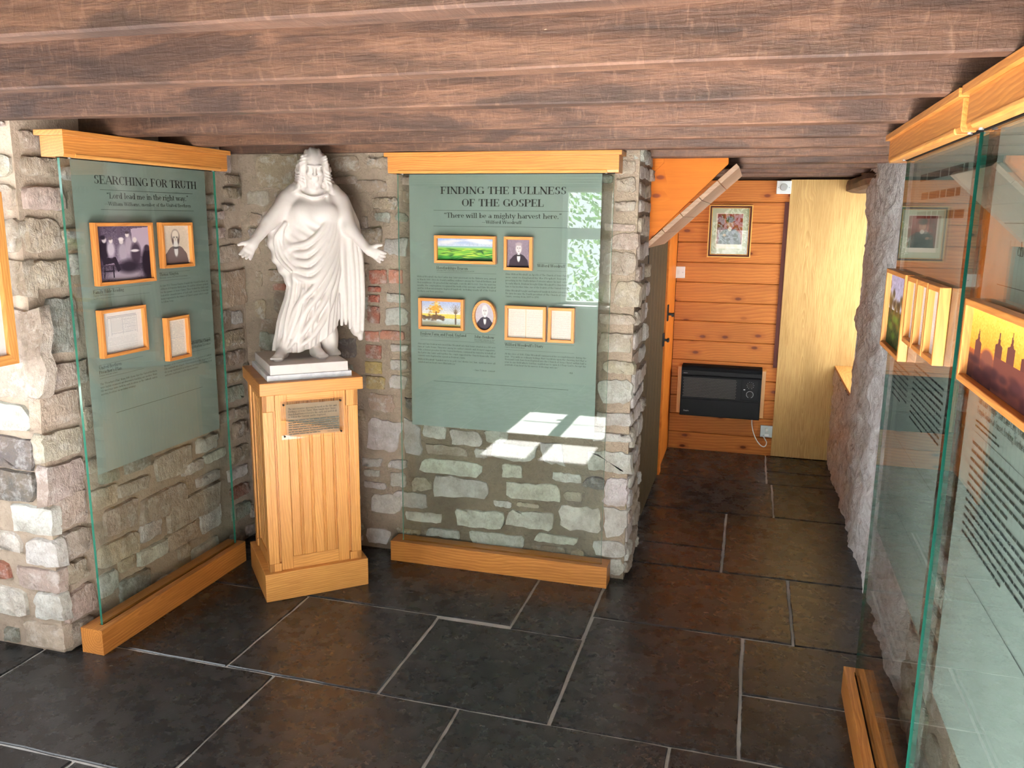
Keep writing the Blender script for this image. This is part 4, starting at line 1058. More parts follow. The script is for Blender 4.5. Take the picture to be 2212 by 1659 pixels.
para(fc, ['At the close of 1840, Elder Woodruff summarized his accomplishments during the', 'year. \u201cIt is with no ordinary feelings that I meditate upon the cheering fact that a', 'thousand Souls have been Baptized into the [Church of Jesus Christ] within half a', 'year in one field which God has enabled me to open & I Pray God to Accept the', 'gratitude of my heart for his mercies & blessings unto me.\u201d'],
     c_(-1.018), c_(-.656), 1.013, .964, .0074, .67)
framed('oak framed colour photo of green hills under a cloudy sky', pc, CX, c_(-1.333), c_(-1.054), 1.403, 1.522, cv_hills())
framed('oak framed dark portrait of a person in black coat, right of hills photo', pc, CX, c_(-1.0175), c_(-.893), 1.381, 1.522, portrait(72, 84, (82, 72, 80), (30, 24, 30), (206, 196, 198), (120, 108, 112)))
framed('oak framed painting of autumn trees beside a pond', pc, CX, c_(-1.41), c_(-1.1985), 1.111, 1.249, cv_pond())
framed('oak framed open diary pages, wider of two documents on the middle panel', pc, CX, c_(-1.0105), c_(-.8285), 1.081, 1.231, cv_doc(84, 70, 24, True))
framed('narrow oak framed single diary page beside the open diary', pc, CX, c_(-.8195), c_(-.7055), 1.081, 1.230, cv_doc(54, 70, 24))
# oval frame
ov = empty('oval_framed_portrait', (-1.104, 3.39 + GY0 - .0002, 1.1085), label='oval oak framed portrait of a bald bearded person in dark coat', cat='picture', group='oak framed prints on the glass panels')
mo = MB(); n = 40; RX, RZ, bw = .054, .0705, .011
for y in (0, -.024):
    for rr in (0, bw):
        for i in range(n):
            a = 2 * math.pi * i / n; mo.v.append(((RX - rr) * math.cos(a), y, RZ + (RZ - rr) * math.sin(a)))
for i in range(n):
    j = (i + 1) % n
    mo.f += [(i, j, 2 * n + j, 2 * n + i), (2 * n + i, 2 * n + j, 3 * n + j, 3 * n + i), (3 * n + i, 3 * n + j, n + j, n + i), (n + i, n + j, j, i)]
mo.build('frame_ring', OAK['x'], ov, bevel=.002)
cvp = portrait(72, 92, (172, 164, 172), (34, 30, 36), (214, 206, 206), (230, 226, 226), bald=True)
mk = ((cvp.x - .5) ** 2 + (cvp.y - .5) ** 2) <= .262
picture('print', cvp, -RX + bw * .9, RX - bw * .9, bw * .9, 2 * RZ - bw * .9, -.010, ov, mk)

# ================================================================== LEFT PANEL
LY = 2.7275
pl, fl_ = display_panel('glass display panel titled Searching for Truth, against the left stone wall', (-2.205, LY, 0), math.pi / 2,
                        (-.4525, .4525), (-.435, .485), (-.410, .428), (-.355, .372, .66, 1.779), edge=GLASS_EDGE_M)
l_ = lambda Y: Y - LY
lines(fl_, 'heading', [('SEARCHING FOR TRUTH', l_(2.757), 1.702, .030, 'didone', 'c', .568)])
lines(fl_, 'quotation', [('\u201cLord lead me in the right way.\u201d', l_(2.756), 1.652, .0215, 'slab', 'c', .455), ('\u2014William Williams, member of the United Brethren', l_(2.756), 1.627, .0135, 'slab', 'c', .48)])
lines(fl_, 'rule_line', [('rule', l_(2.498), l_(3.012), 1.682), ('rule', l_(2.496), l_(3.013), 1.6125), ('rule', l_(2.486), l_(2.998), .869)])
lines(fl_, 'caption', [('Family Bible Reading', l_(2.425), 1.316, .0125, 'slab', 'l', .152), ('rule', l_(2.425), l_(2.725), 1.3305, .0007), ('rule', l_(2.425), l_(2.712), 1.2985, .0007), ('Courtesy Church History Library', l_(2.425), 1.3075, .0046, 'book', 'l', .1)])
lines(fl_, 'caption', [('Thomas Kington', l_(2.776), 1.358, .0125, 'slab', 'l', .115), ('rule', l_(2.776), l_(2.966), 1.3705, .0007), ('rule', l_(2.776), l_(2.966), 1.339, .0007), ('Photograph courtesy of the Church History Library', l_(2.776), 1.3485, .0046, 'book', 'l', .17)])
lines(fl_, 'caption', [('United Brethren', l_(2.421), 1.0435, .0125, 'slab', 'l', .113), ("Preacher's Plan", l_(2.420), 1.0265, .0125, 'slab', 'l', .113), ('rule', l_(2.421), l_(2.65), 1.0585, .0007), ('rule', l_(2.421), l_(2.65), 1.0095, .0007), ('Primitive Methodist archives', l_(2.42), 1.018, .0046, 'book', 'l', .09)])
lines(fl_, 'caption', [('Gadfield Elm Chapel', l_(2.925), 1.0615, .0125, 'slab', 'l', .146), ('Registration License', l_(2.925), 1.0445, .0125, 'slab', 'l', .146), ('rule', l_(2.925), l_(3.071), 1.0745, .0007), ('rule', l_(2.925), l_(3.071), 1.030, .0007)])
para(fl_, ['In June 1832 Thomas Kington founded the United Brethren, an', 'offshoot of Primitive Methodism. He and his followers prayed', 'for the power of Jesus Christ. They studied the Bible and', 'looked for a manifestation of God\'s will. Under his leadership', 'many responded to the fulness of Christ\'s gospel, which sought', 'to follow Jesus.'], l_(2.776), l_(3.078), 1.316, 1.252, .0074, .25)
para(fl_, ["The \u201cPreacher's Plan\u201d from 1840 shows that the United Brethren", 'were highly organized and devoted to teaching one another. Many', 'the meetings were held in each location on the Sabbath and in', 'meeting locations on weekday evenings.'], l_(2.420), l_(2.721), .986, .948, .0074, .6)
para(fl_, ['Members of the United Brethren built this Chapel here at Gadfield', 'Elm and built two chapels. These members of the chapel in 1836', 'the group registered it as a religious meeting place and the local', 'authorities had begun to hold religious meetings.'], l_(2.766), l_(3.071), .996, .957, .0074, .7)
framed('oak framed dark print of a family group seated indoors', pl, LY, l_(2.421), l_(2.718), 1.345, 1.567, cv_group())
framed('oak framed pale portrait of a bearded person, right of the family print', pl, LY, l_(2.766), l_(2.955), 1.389, 1.567, portrait(72, 84, (214, 200, 182), (96, 80, 78), (222, 210, 194), (62, 46, 44), beard=True, bald=True, vignette=(190, 172, 152)))
framed('oak framed printed plan sheet, lower left on the left panel', pl, LY, l_(2.415), l_(2.647), 1.086, 1.260, cv_plan())
framed('narrow oak framed handwritten licence, lower right on the left panel', pl, LY, l_(2.759), l_(2.897), 1.020, 1.195, cv_doc(36, 48, 22, bg=(228, 218, 202)))

# ================================================================== RIGHT PANELS (seen at a grazing angle)
RY = 2.385
pr, fr_ = display_panel('glass display panel in the right foreground with a landscape and three framed pages', (0.39, RY, 0), -math.pi / 2,
                        (-.44, .45), (-.56, .445), (-.405, .455), (-.345, .375, .64, 1.779))
r_ = lambda Y: RY - Y
mb = MB()
for k, (a, b) in enumerate(((2.60, 2.05), (2.56, 2.1), (2.6, 2.04))): dashes(mb, r_(a), r_(b), 1.71 - .05 * k, .03, TY)
for k in range(7): dashes(mb, r_(2.71), r_(2.46), 1.185 - k * .016, .0085, TY, 1 if k < 6 else .6)
for k in range(10): dashes(mb, r_(2.40), r_(2.03), 1.225 - k * .016, .0085, TY, 1 if k < 9 else .5)
mb.build('small_print', INK_S, fr_)
lines(fr_, 'rule_line', [('rule', r_(2.62), r_(2.05), .985), ('rule', r_(2.62), r_(2.05), .80)])
framed('oak framed landscape with bare trees on the right foreground panel', pr, RY, r_(2.80), r_(2.46), 1.222, 1.460, cv_castle())
for k, nm in enumerate(('farthest', 'middle', 'nearest')):
    y1 = 2.425 - k * .138
    framed('oak framed text page on the right foreground panel, ' + nm + ' of three', pr, RY, r_(y1), r_(y1 - .132), 1.285, 1.460, cv_doc(30, 48, 20, bg=(206, 190, 178)))
RY2 = 1.455
p2, f2 = display_panel('nearest right glass display panel with a framed sunset painting, cut by the frame edge', (0.39, RY2, 0), -math.pi / 2,
                       (-.47, .47), (-.46, .48), (-.445, .44), (-.37, .37, .60, 1.779))
q_ = lambda Y: RY2 - Y
lines(f2, 'quotation', [('chosen', q_(1.62), 1.545, .024, 'slab', 'l', .10), ('rule', q_(1.72), q_(1.2), 1.60), ('rule', q_(1.72), q_(1.2), 1.49)])
lines(f2, 'caption', [('Salt Lake Temple, Salt Lake City, Utah', q_(1.745), 1.262, .0135, 'slab', 'l', .29), ('Temple Square at Sunset, Looking Northeast', q_(1.745), 1.242, .0135, 'slab', 'l', .31), ('rule', q_(1.745), q_(1.3), 1.282, .0008), ('rule', q_(1.745), q_(1.3), 1.205, .0008)])
mb = MB()
for k in range(12): dashes(mb, q_(1.75), q_(1.25), 1.18 - k * .0165, .0085, TY, .55 if k in (4, 11) else 1)
dashes(mb, q_(1.745), q_(1.6), 1.225, .0055, TY); dashes(mb, q_(1.745), q_(1.58), 1.215, .0055, TY)
mb.build('small_print', INK_S, f2)
lines(f2, 'rule_line', [('rule', q_(1.69), q_(1.2), .93)])
framed('oak framed painting of dark spires at sunset on the nearest right panel', p2, RY2, q_(1.785), q_(1.33), 1.298, 1.458, cv_sunset())

# ---- framed notice at the left edge of view, hung on two wires from a joist
hf = empty('hanging_frame', (-2.40, 1.975, 1.095), math.pi / 2, 'oak framed pale notice hanging at the left edge before the stone pier', 'picture')
picture_frame(hf, -.24, .235, 0, .57, .034, -.02, .012, OAKP['x'], OAKP['z'])
box('notice_sheet', -.215, .21, -.004, .004, .02, .55, plain('white_card', (232, 230, 232), .7, .2), hf)
for s in (-.16, -.05): MB().cyl((s, 0, .565), .0012, ZJ - 1.095 - .565 + .002, 'z', 6).build('hanging_wire', GREYM, hf)
# ================================================================== PEDESTAL
PEDC, PEDA = (-1.844, 3.124), 0.7303
pd = empty('pedestal', (PEDC[0], PEDC[1], 0), PEDA, 'light oak panelled pedestal carrying the white statue', 'pedestal')
box('skirting', -.22, .22, -.205, .205, 0, .123, OAKP['x'], pd, .003)
box('top_cap', -.21, .21, -.228, .228, .890, .942, OAK['x'], pd, .003)
HX, HY = .197, .186
box('core', -HX + .016, HX - .016, -HY + .016, HY - .016, .123, .890, OAKP['z'], pd)
def ped_face(rz, w, d):
    """one panelled face: corner pilasters, stiles, rails and beaded boards. w half width, d distance of the face from the centre"""
    R = Matrix.Rotation(rz, 4, 'Z')
    def put(o):
        o.data.transform(R); return o
    for s in (-1, 1):
        a, b = sorted((s * w, s * (w - .050)))
        z0, z1 = .123, .890
        c = .008
        # pilaster with stop-chamfered inner edge
        put(MB().box(a, b, -d, -d + .02, z0, z0 + .035).box(a + (c if s > 0 else 0), b - (0 if s > 0 else c), -d + .001, -d + .02, z0 + .035, z1 - .075).box(a, b, -d, -d + .02, z1 - .075, z1).build('pilaster', OAKP['z'], pd, bevel=.0015))
        a, b = sorted((s * (w - .052), s * (w - .1)))
        put(MB().box(a, b, -d + .006, -d + .02, .123, .890).build('stile', OAKP['z'], pd, bevel=.0012))
    put(MB().box(-w + .1, w - .1, -d + .006, -d + .02, .123, .178).build('bottom_rail', OAKP['x'], pd, bevel=.0012))
    put(MB().box(-w + .1, w - .1, -d + .006, -d + .02, .850, .890).build('top_rail', OAKP['x'], pd, bevel=.0012))
    nb = 4; W = 2 * (w - .1)
    for k in range(nb):
        a = -w + .1 + W * k / nb; b = a + W / nb
        put(MB().prism([(a + .001, -d + .02), (a + .001, -d + .014), (a + .003, -d + .010), (b - .012, -d + .010), (b - .010, -d + .014), (b - .008, -d + .0105), (b - .005, -d + .0105), (b - .003, -d + .014), (b - .001, -d + .014), (b - .001, -d + .02)], .178, .850, 'z').build('beaded_board', OAKP['z'], pd))
ped_face(0, HX, HY)
ped_face(-math.pi / 2, HY, HX)
ped_face(math.pi / 2, HY, HX)

# ---- acrylic plaque on four screws
R3 = Matrix.Rotation(PEDA, 3, 'Z')
pq = empty('plaque', Vector((PEDC[0], PEDC[1], 0)) + R3 @ Vector((.002, -HY - .0005, .697)), PEDA, 'clear acrylic plaque of small black text screwed to the pedestal front', 'plaque')
box('acrylic_sheet', -.129, .129, -.016, -.011, 0, .160, glass_mat('acrylic', (.93, .92, .9)), pq)
n_ = NT('frosted_label'); n_.n.remove(n_.b)
mx_ = n_.node('ShaderNodeMixShader', i_0=0.62, i_1=n_.node('ShaderNodeBsdfTransparent').outputs[0], i_2=n_.node('ShaderNodeBsdfDiffuse', i_Color=lin4((206, 182, 152))).outputs[0])
n_.l.new(mx_.outputs[0], n_.out.inputs[0])
box('frosted_label', -.108, .112, -.0105, -.0100, .010, .146, n_.m, pq)
tb = MB()
for k, s in enumerate(["The missionaries' message focused on the life and", "teachings of Jesus Christ. They taught that Christ's", 'church had been restored to the earth and invited all', 'to follow the Saviour and be baptized.']):
    text_geo(tb, s, -.100, .124 - k * .0115, .0078, 'slab', 'l', .200 if k < 3 else .155, -.0164, 8)
tb.build('bold_text', INK, pq)
tb = MB()
for k in range(7): dashes(tb, -.1, .108, .076 - k * .0095, .0052, -.0164, 1 if k < 6 else .62)
text_geo(tb, '\u2014Wilford Woodruff', .108, .017, .0056, 'book', 'r', .055, -.0164, 8)
tb.build('small_text', INK_S, pq)
for x in (-.117, .117):
    for z in (.014, .146):
        MB().cyl((x, -.0168, z), .0042, -.0022, 'y', 14, .003).cyl((x, -.016, z), .002, .016, 'y', 8).build('screw', BLACK_M, pq)
# ================================================================== STATUE (carved figure grown from a distance field, one continuous surface)
def make_statue():
    h = .0031
    lo = np.array([-.34, -.20, -.012]); hi = np.array([.33, .12, .90])
    N = np.ceil((hi - lo) / h).astype(int) + 1
    gx = (lo[0] + h * np.arange(N[0])).astype(np.float32); gy = (lo[1] + h * np.arange(N[1])).astype(np.float32); gz = (lo[2] + h * np.arange(N[2])).astype(np.float32)
    Fd = np.full(tuple(N), .06, np.float32)
    def sub(bmin, bmax):
        a = np.clip(np.floor((np.array(bmin) - lo) / h).astype(int), 0, N - 1); b = np.clip(np.ceil((np.array(bmax) - lo) / h).astype(int) + 1, 1, N)
        sl = tuple(slice(i, j) for i, j in zip(a, b))
        return sl, gx[sl[0]][:, None, None], gy[sl[1]][None, :, None], gz[sl[2]][None, None, :]
    def smin(a, b, k):
        t = np.clip(k - np.abs(a - b), 0, None) / k
        return np.minimum(a, b) - t * t * k * .25
    def cap(a, b, ra, rb, k=.012, wave=None):
        a, b = np.array(a, float), np.array(b, float); R = max(ra, rb) + k + .02
        sl, X, Y, Z = sub(np.minimum(a, b) - R, np.maximum(a, b) + R)
        d = b - a; L2 = d @ d + 1e-12
        t = np.clip(((X - a[0]) * d[0] + (Y - a[1]) * d[1] + (Z - a[2]) * d[2]) / L2, 0, 1)
        q = np.sqrt((X - a[0] - t * d[0]) ** 2 + (Y - a[1] - t * d[1]) ** 2 + (Z - a[2] - t * d[2]) ** 2) - (ra + (rb - ra) * t)
        if wave is not None: q = q + wave(X, Y, Z)
        Fd[sl] = smin(Fd[sl], q.astype(np.float32), k)
    def chain(pts, k=.012, wave=None):
        A = np.array(pts, float); R = A[:, 3].max() + k + .012
        sl, X, Y, Z = sub(A[:, :3].min(0) - R, A[:, :3].max(0) + R)
        best = None
        for p, q_ in zip(A[:-1], A[1:]):
            d = q_[:3] - p[:3]; L2 = d @ d + 1e-12
            t = np.clip(((X - p[0]) * d[0] + (Y - p[1]) * d[1] + (Z - p[2]) * d[2]) / L2, 0, 1)
            q = np.sqrt((X - p[0] - t * d[0]) ** 2 + (Y - p[1] - t * d[1]) ** 2 + (Z - p[2] - t * d[2]) ** 2) - (p[3] + (q_[3] - p[3]) * t)
            best = q if best is None else np.minimum(best, q)
        if wave is not None: best = best + wave(X, Y, Z)
        Fd[sl] = smin(Fd[sl], best.astype(np.float32), k)
    def curve(pts, n=10):
        P = np.array(pts, float); m = len(P); out = []
        for i in range(m - 1):
            p0, p1, p2, p3 = P[max(i - 1, 0)], P[i], P[i + 1], P[min(i + 2, m - 1)]
            for t in np.linspace(0, 1, n, endpoint=False):
                out.append(.5 * (2 * p1 + (p2 - p0) * t + (2 * p0 - 5 * p1 + 4 * p2 - p3) * t * t + (3 * p1 - p0 - 3 * p2 + p3) * t ** 3))
        out.append(P[-1]); return out
    def ell(c, r, k=.012, neg=False, tilt=0.0, wave=None):
        c, r = np.array(c, float), np.array(r, float); R = r.max() + k + .02
        sl, X, Y, Z = sub(c - R, c + R)
        X, Y, Z = X - c[0], Y - c[1], Z - c[2]
        if tilt: Y, Z = Y * math.cos(tilt) + Z * math.sin(tilt), -Y * math.sin(tilt) + Z * math.cos(tilt)
        k0 = np.sqrt((X / r[0]) ** 2 + (Y / r[1]) ** 2 + (Z / r[2]) ** 2) + 1e-6
        k1 = np.sqrt((X / r[0] ** 2) ** 2 + (Y / r[1] ** 2) ** 2 + (Z / r[2] ** 2) ** 2) + 1e-6
        q = k0 * (k0 - 1) / k1
        if wave is not None: q = q + wave(X + c[0], Y + c[1], Z + c[2])
        if neg: Fd[sl] = -smin(-Fd[sl], q.astype(np.float32), k)
        else: Fd[sl] = smin(Fd[sl], q.astype(np.float32), k)
    # long tunic: stacked ellipses with flowing folds
    prof = np.array([[.0, -.065, -.02, .120, .078], [.06, -.060, -.018, .118, .080], [.15, -.045, -.015, .115, .082], [.25, -.022, -.012, .105, .082], [.35, -.004, -.008, .106, .084],
                     [.45, .0, -.005, .102, .076], [.55, .0, -.002, .110, .076], [.63, .0, .002, .112, .066], [.68, .0, .006, .088, .05], [.72, .0, .0, .05, .04]])
    sl, X, Y, Z = sub((-.26, -.19, -.01), (.2, .12, .73))
    cx, cy, rx, ry = (np.interp(gz[sl[2]], prof[:, 0], prof[:, i])[None, None, :] for i in (1, 2, 3, 4))
    th = np.arctan2((X - cx) / rx, -(Y - cy) / ry)
    zz = np.clip((.5 - Z) / .3, 0, 1)
    fold = .0062 * np.sin(13 * th - 9 * (.6 - Z)) * zz + .0035 * np.sin(21 * th + 13 * Z + 1.0) * zz + .0022 * np.sin(33 * th + 8 * Z) * zz
    q = (np.sqrt(((X - cx) / rx) ** 2 + ((Y - cy) / ry) ** 2) - 1) * np.minimum(rx, ry) * .85 + fold
    ds = np.sqrt((X - .085) ** 2 + (Z - .70) ** 2)
    swag = np.clip((.60 - Z) / .06, 0, 1) * np.clip((Z - .27) / .08, 0, 1) * np.clip((.09 - X) / .05, 0, 1) * np.clip(-Y / .03, 0, 1)
    q = q + .002 * np.sin(ds * 2 * math.pi / .034 + .6 * np.sin(14 * X)) * swag
    hem = .028 + .10 * np.clip((X + .10) / .18, 0, 1) ** 1.6
    q = np.maximum(q, (hem - Z) * .8); q = np.maximum(q, Z - .70)
    Fd[sl] = np.minimum(Fd[sl], q.astype(np.float32))
    # under-robe to the ground behind the right foot
    ell((.045, .0, .08), (.042, .05, .085), .01, wave=lambda X, Y, Z: .003 * np.sin(150 * X + 20 * Z))
    ell((.055, .01, .0), (.04, .04, .03), .01)
    # chest, neck
    ell((-.045, -.05, .60), (.05, .035, .045), .03); ell((.05, -.05, .60), (.05, .035, .045), .03)
    cap((0, .0, .66), (0, -.022, .74), .036, .034, .02)
    # mantle: swag on one side, long fall on the other
    wl_ = lambda X, Y, Z: .0035 * np.sin(120 * (Z * .75 - X * .55)) * np.clip((.62 - Z) / .1, 0, 1)
    chain([(-.080, .012, .688, .034), (-.125, .015, .642, .032), (-.160, .014, .570, .030), (-.168, .006, .490, .026), (-.150, -.004, .410, .026), (-.112, -.012, .345, .026)], .03, wl_)
    chain([(-.140, -.002, .50, .030), (-.110, -.012, .42, .036), (-.075, -.02, .36, .036)], .04, wl_)
    wr_ = lambda X, Y, Z: .0042 * np.sin(150 * X + 26 * Z * X + 8 * Y) * np.clip((.56 - Z) / .12, 0, 1)
    chain([(.080, .012, .690, .036), (.118, .015, .640, .036), (.150, .012, .560, .038), (.166, .006, .470, .038), (.172, .002, .340, .036), (.168, .0, .220, .036), (.160, -.002, .115, .030)], .03, wr_)
    chain([(.115, .0, .53, .04), (.120, -.006, .40, .042), (.122, -.006, .28, .040), (.125, -.004, .18, .032)], .03, wr_)
    cap((.172, -.012, .13), (.178, -.012, .072), .016, .012, .016)
    # folds of the mantle: fans of crisp ridges riding on the robe, interpolated between two guide lines
    def front(x, z, out=0.0):
        cx_, cy_, rx_, ry_ = (np.interp(z, prof[:, 0], prof[:, i]) for i in (1, 2, 3, 4))
        t = min(abs((x - cx_) / rx_), .97)
        return cy_ - ry_ * math.sqrt(1 - t * t) - out
    def fan(A, B, n, r, k=.004, out=-.003, ease=1.0):
        A, B = np.array(A, float), np.array(B, float)
        for i in range(n):
            t = (i / (n - 1)) ** ease; P = A * (1 - t) + B * t
            C = curve([tuple(p) for p in P], 8); m = len(C); pts = []
            for j, p in enumerate(C):
                w = math.sin(math.pi * min(1, max(0, (j + .6) / (m + .2)))) ** .5
                pts.append((p[0], front(p[0], p[1], out), p[1], r * (.45 + .55 * w)))
            chain(pts, k)
    # swags from one shoulder across to the other side
    fan([(.060, .672), (.040, .560), (-.030, .485), (-.108, .470)], [(.098, .660), (.072, .470), (-.010, .335), (-.104, .355)], 5, .0135, .005, .001)
    # long diagonal folds down to the hem
    fan([(.100, .655), (.078, .460), (.000, .320), (-.085, .225), (-.128, .110)], [(.108, .600), (.092, .400), (.055, .240), (-.010, .120), (-.075, .060)], 4, .0130, .005, .001)
    fan([(-.090, .330), (-.105, .240), (-.130, .140), (-.155, .050)], [(-.030, .250), (-.062, .170), (-.100, .090), (-.130, .045)], 3, .0105, .005, .001)
    # upright folds of the long fall
    for i, x in enumerate((.098, .116, .134, .152, .170, .188)):
        chain(curve([(x * .92 + .004, -.026, .520, .006), (x, -.036, .40, .009), (x + .003, -.036, .26, .0095), (x * .98 + .002, -.030, .135 + .012 * (i % 2) - .008 * i, .007)]), .004)
    # hanging cloth under the other arm
    for i, d in enumerate((0, .020, .040)):
        chain(curve([(-.120 - .2 * d, -.048, .560 - .3 * d, .006), (-.160 + d * .6, -.034, .500 - d * .4, .008), (-.150 + d, -.044, .420 + .1 * d, .009), (-.105 + d, -.070, .365 + .3 * d, .007)]), .004)
    # tunic front: soft gathers below a round neckline, filled sides
    chain(curve([(-.062, -.02, .70, .005), (-.045, -.05, .680, .005), (.0, -.060, .668, .005), (.045, -.05, .680, .005), (.062, -.02, .70, .005)]), .012)
    for s in (-1, 1): ell((s * .095, .0, .585), (.042, .040, .075), .03)
    # arms and sleeves
    AL = [(-.105, -.004, .655), (-.186, -.045, .562), (-.246, -.105, .486)]
    AR = [(.105, -.004, .655), (.140, -.050, .545), (.208, -.110, .458)]
    for A in (AL, AR):
        cap(A[0], A[1], .037, .030, .02); cap(A[1], A[2], .0285, .0185, .012)
    # hands
    def hand(w, d, t, k=.006):
        w, d, t = np.array(w), np.array(d, float), np.array(t, float); d /= np.linalg.norm(d); t -= d * (t @ d); t /= np.linalg.norm(t); nrm = np.cross(d, t)
        if nrm[1] > 0: nrm = -nrm
        cap(w, w + d * .014, .018, .019, .01)
        for s in (-.012, -.004, .004, .012): cap(w + d * .012 + t * s * .9, w + d * .044 + t * s * 1.1, .0105, .0100, .008)
        for s, L, sp in ((-.0155, .029, -.22), (-.0052, .035, -.07), (.0052, .037, .07), (.0155, .033, .2)):
            b0 = w + d * .044 + t * s; b1 = b0 + (d + t * sp) * L * .55 + nrm * .002; b2 = b1 + (d + t * sp) * L * .45 + nrm * .007
            cap(b0, b1, .0078, .0070, .004); cap(b1, b2, .0070, .0056, .004)
        b0 = w + d * .014 + t * .016; b1 = b0 + t * .018 + d * .016 + nrm * .006; b2 = b1 + t * .010 + d * .016 + nrm * .004
        cap(b0, b1, .0100, .0082, .006); cap(b1, b2, .0080, .0062, .004)
    hand(AL[2], (-.45, -.35, -.72), (-.8, .0, .42)); hand(AR[2], (.74, -.34, -.42), (.42, -.1, .85))
    # head bowed slightly forward, hair to the shoulders, short beard
    H0 = (.004, -.032, .790); T = .32
    strand = lambda X, Y, Z: .0022 * np.sin(210 * X + 14 * np.sin(42 * Z)) + .0012 * np.sin(330 * X + 60 * Z)
    ell((.004, -.014, .800), (.053, .061, .070), .01, tilt=T, wave=strand)
    for s in (-1, 1):
        chain(curve([(.004 + s * .040, -.050, .824, .014), (.004 + s * .048, -.042, .778, .015), (.004 + s * .052, -.026, .728, .017), (.004 + s * .070, -.016, .692, .016), (.004 + s * .098, -.006, .674, .011)]), .010, strand)
        chain([(.004 + s * .03, .02, .79, .04), (.004 + s * .045, .022, .71, .038)], .02, strand)
    ell(H0, (.0415, .055, .064), .008, tilt=T)
    def hp(x, y, z):   # head-local to statue
        return (H0[0] + x, H0[1] + y * math.cos(T) - z * math.sin(T), H0[2] + y * math.sin(T) * -1 * -1 + z * math.cos(T))
    def hq(x, f, z):   # f: forward out of the face
        y = -f
        return (H0[0] + x, H0[1] + y * math.cos(T) - z * math.sin(T), H0[2] + y * math.sin(T) + z * math.cos(T))
    for s in (-1, 1):
        ell(hq(s * .0185, .055, .008), (.0115, .010, .0075), .006, neg=True)
        ell(hq(s * .0185, .0475, .007), (.0085, .0075, .0055), .003)
        cap(hq(s * .008, .054, .0175), hq(s * .029, .047, .0185), .0048, .0036, .006)
        ell(hq(s * .022, .046, -.014), (.012, .010, .010), .01)
    cap(hq(0, .053, .014), hq(0, .064, -.014), .0048, .0072, .006)
    for s in (-1, 1): ell(hq(s * .006, .058, -.016), (.0045, .005, .004), .004)
    cap(hq(-.011, .053, -.029), hq(.011, .053, -.029), .0038, .0038, .004)
    cap(hq(-.009, .0535, -.0365), hq(.009, .0535, -.0365), .0036, .0036, .004)
    ell(hq(0, .036, -.054), (.030, .022, .026), .012, wave=lambda X, Y, Z: .0018 * np.sin(260 * X) * np.sin(160 * Z))
    for s in (-1, 1): cap(hq(s * .038, .018, -.012), hq(s * .020, .040, -.048), .009, .010, .008)
    # feet
    def foot(heel, toe):
        heel, toe = np.array(heel, float), np.array(toe, float); d = toe - heel; d /= np.linalg.norm(d); s = np.array([-d[1], d[0], 0]); s /= np.linalg.norm(s)
        cap(heel + (0, 0, .05), heel + (0, 0, .008), .024, .022, .012); cap(heel + (0, 0, .03), toe + (0, 0, .004), .021, .016, .014)
        cap(heel + (0, 0, .006), toe + (0, 0, .0), .020, .019, .012)
        for i, o in enumerate((-.020, -.010, -.001, .008, .018)):
            L = (.017, .021, .023, .024, .026)[i] if s[0] < 0 else (.026, .024, .023, .021, .017)[i]
            b = toe + s * o + (0, 0, .002); cap(b, b + d * L, .0074, .0066, .004)
    foot((-.150, -.045, .014), (-.172, -.118, .012)); foot((-.018, -.035, .014), (.006, -.102, .012))
    # trim to the plinth top
    Fd[:, :, gz < .0] = np.maximum(Fd[:, :, gz < .0], .004)
    # ---- surface nets
    ins = Fd < 0
    e = [(0, 0, 0), (1, 0, 0), (0, 1, 0), (1, 1, 0), (0, 0, 1), (1, 0, 1), (0, 1, 1), (1, 1, 1)]
    M = N - 1
    cnt = sum(ins[a:a + M[0], b:b + M[1], c:c + M[2]].astype(np.int8) for a, b, c in e)
    act = np.argwhere((cnt > 0) & (cnt < 8))
    idx = np.full(tuple(M), -1, np.int64); idx[tuple(act.T)] = np.arange(len(act))
    val = [Fd[act[:, 0] + a, act[:, 1] + b, act[:, 2] + c] for a, b, c in e]
    acc = np.zeros((len(act), 3)); num = np.zeros(len(act))
    for i, j in ((0, 1), (2, 3), (4, 5), (6, 7), (0, 2), (1, 3), (4, 6), (5, 7), (0, 4), (1, 5), (2, 6), (3, 7)):
        va, vb = val[i], val[j]; m = (va < 0) != (vb < 0)
        t = np.where(m, va / np.where(m, va - vb, 1), 0)
        p = np.array(e[i])[None, :] + t[:, None] * (np.array(e[j]) - np.array(e[i]))[None, :]
        acc[m] += p[m]; num[m] += 1
    V = lo + h * (act + acc / num[:, None])
    faces = []
    for ax in range(3):
        o1, o2 = [(1, 2), (2, 0), (0, 1)][ax]
        A = [slice(1, M[0]), slice(1, M[1]), slice(1, M[2])]; A[ax] = slice(0, M[ax])
        B = list(A); B[ax] = slice(1, M[ax] + 1)
        s0, s1 = ins[tuple(A)], ins[tuple(B)]
        pos = np.argwhere(s0 != s1)
        off = np.array([1, 1, 1]); off[ax] = 0; pos = pos + off
        flip = ins[tuple(pos.T)]
        d1 = np.zeros(3, int); d1[o1] = 1; d2 = np.zeros(3, int); d2[o2] = 1
        qd = np.stack([idx[tuple((pos - d1 - d2).T)], idx[tuple((pos - d2).T)], idx[tuple(pos.T)], idx[tuple((pos - d1).T)]], 1)
        qd[~flip] = qd[~flip][:, ::-1]
        faces.append(qd)
    Q = np.concatenate(faces); Q = Q[(Q >= 0).all(1)]
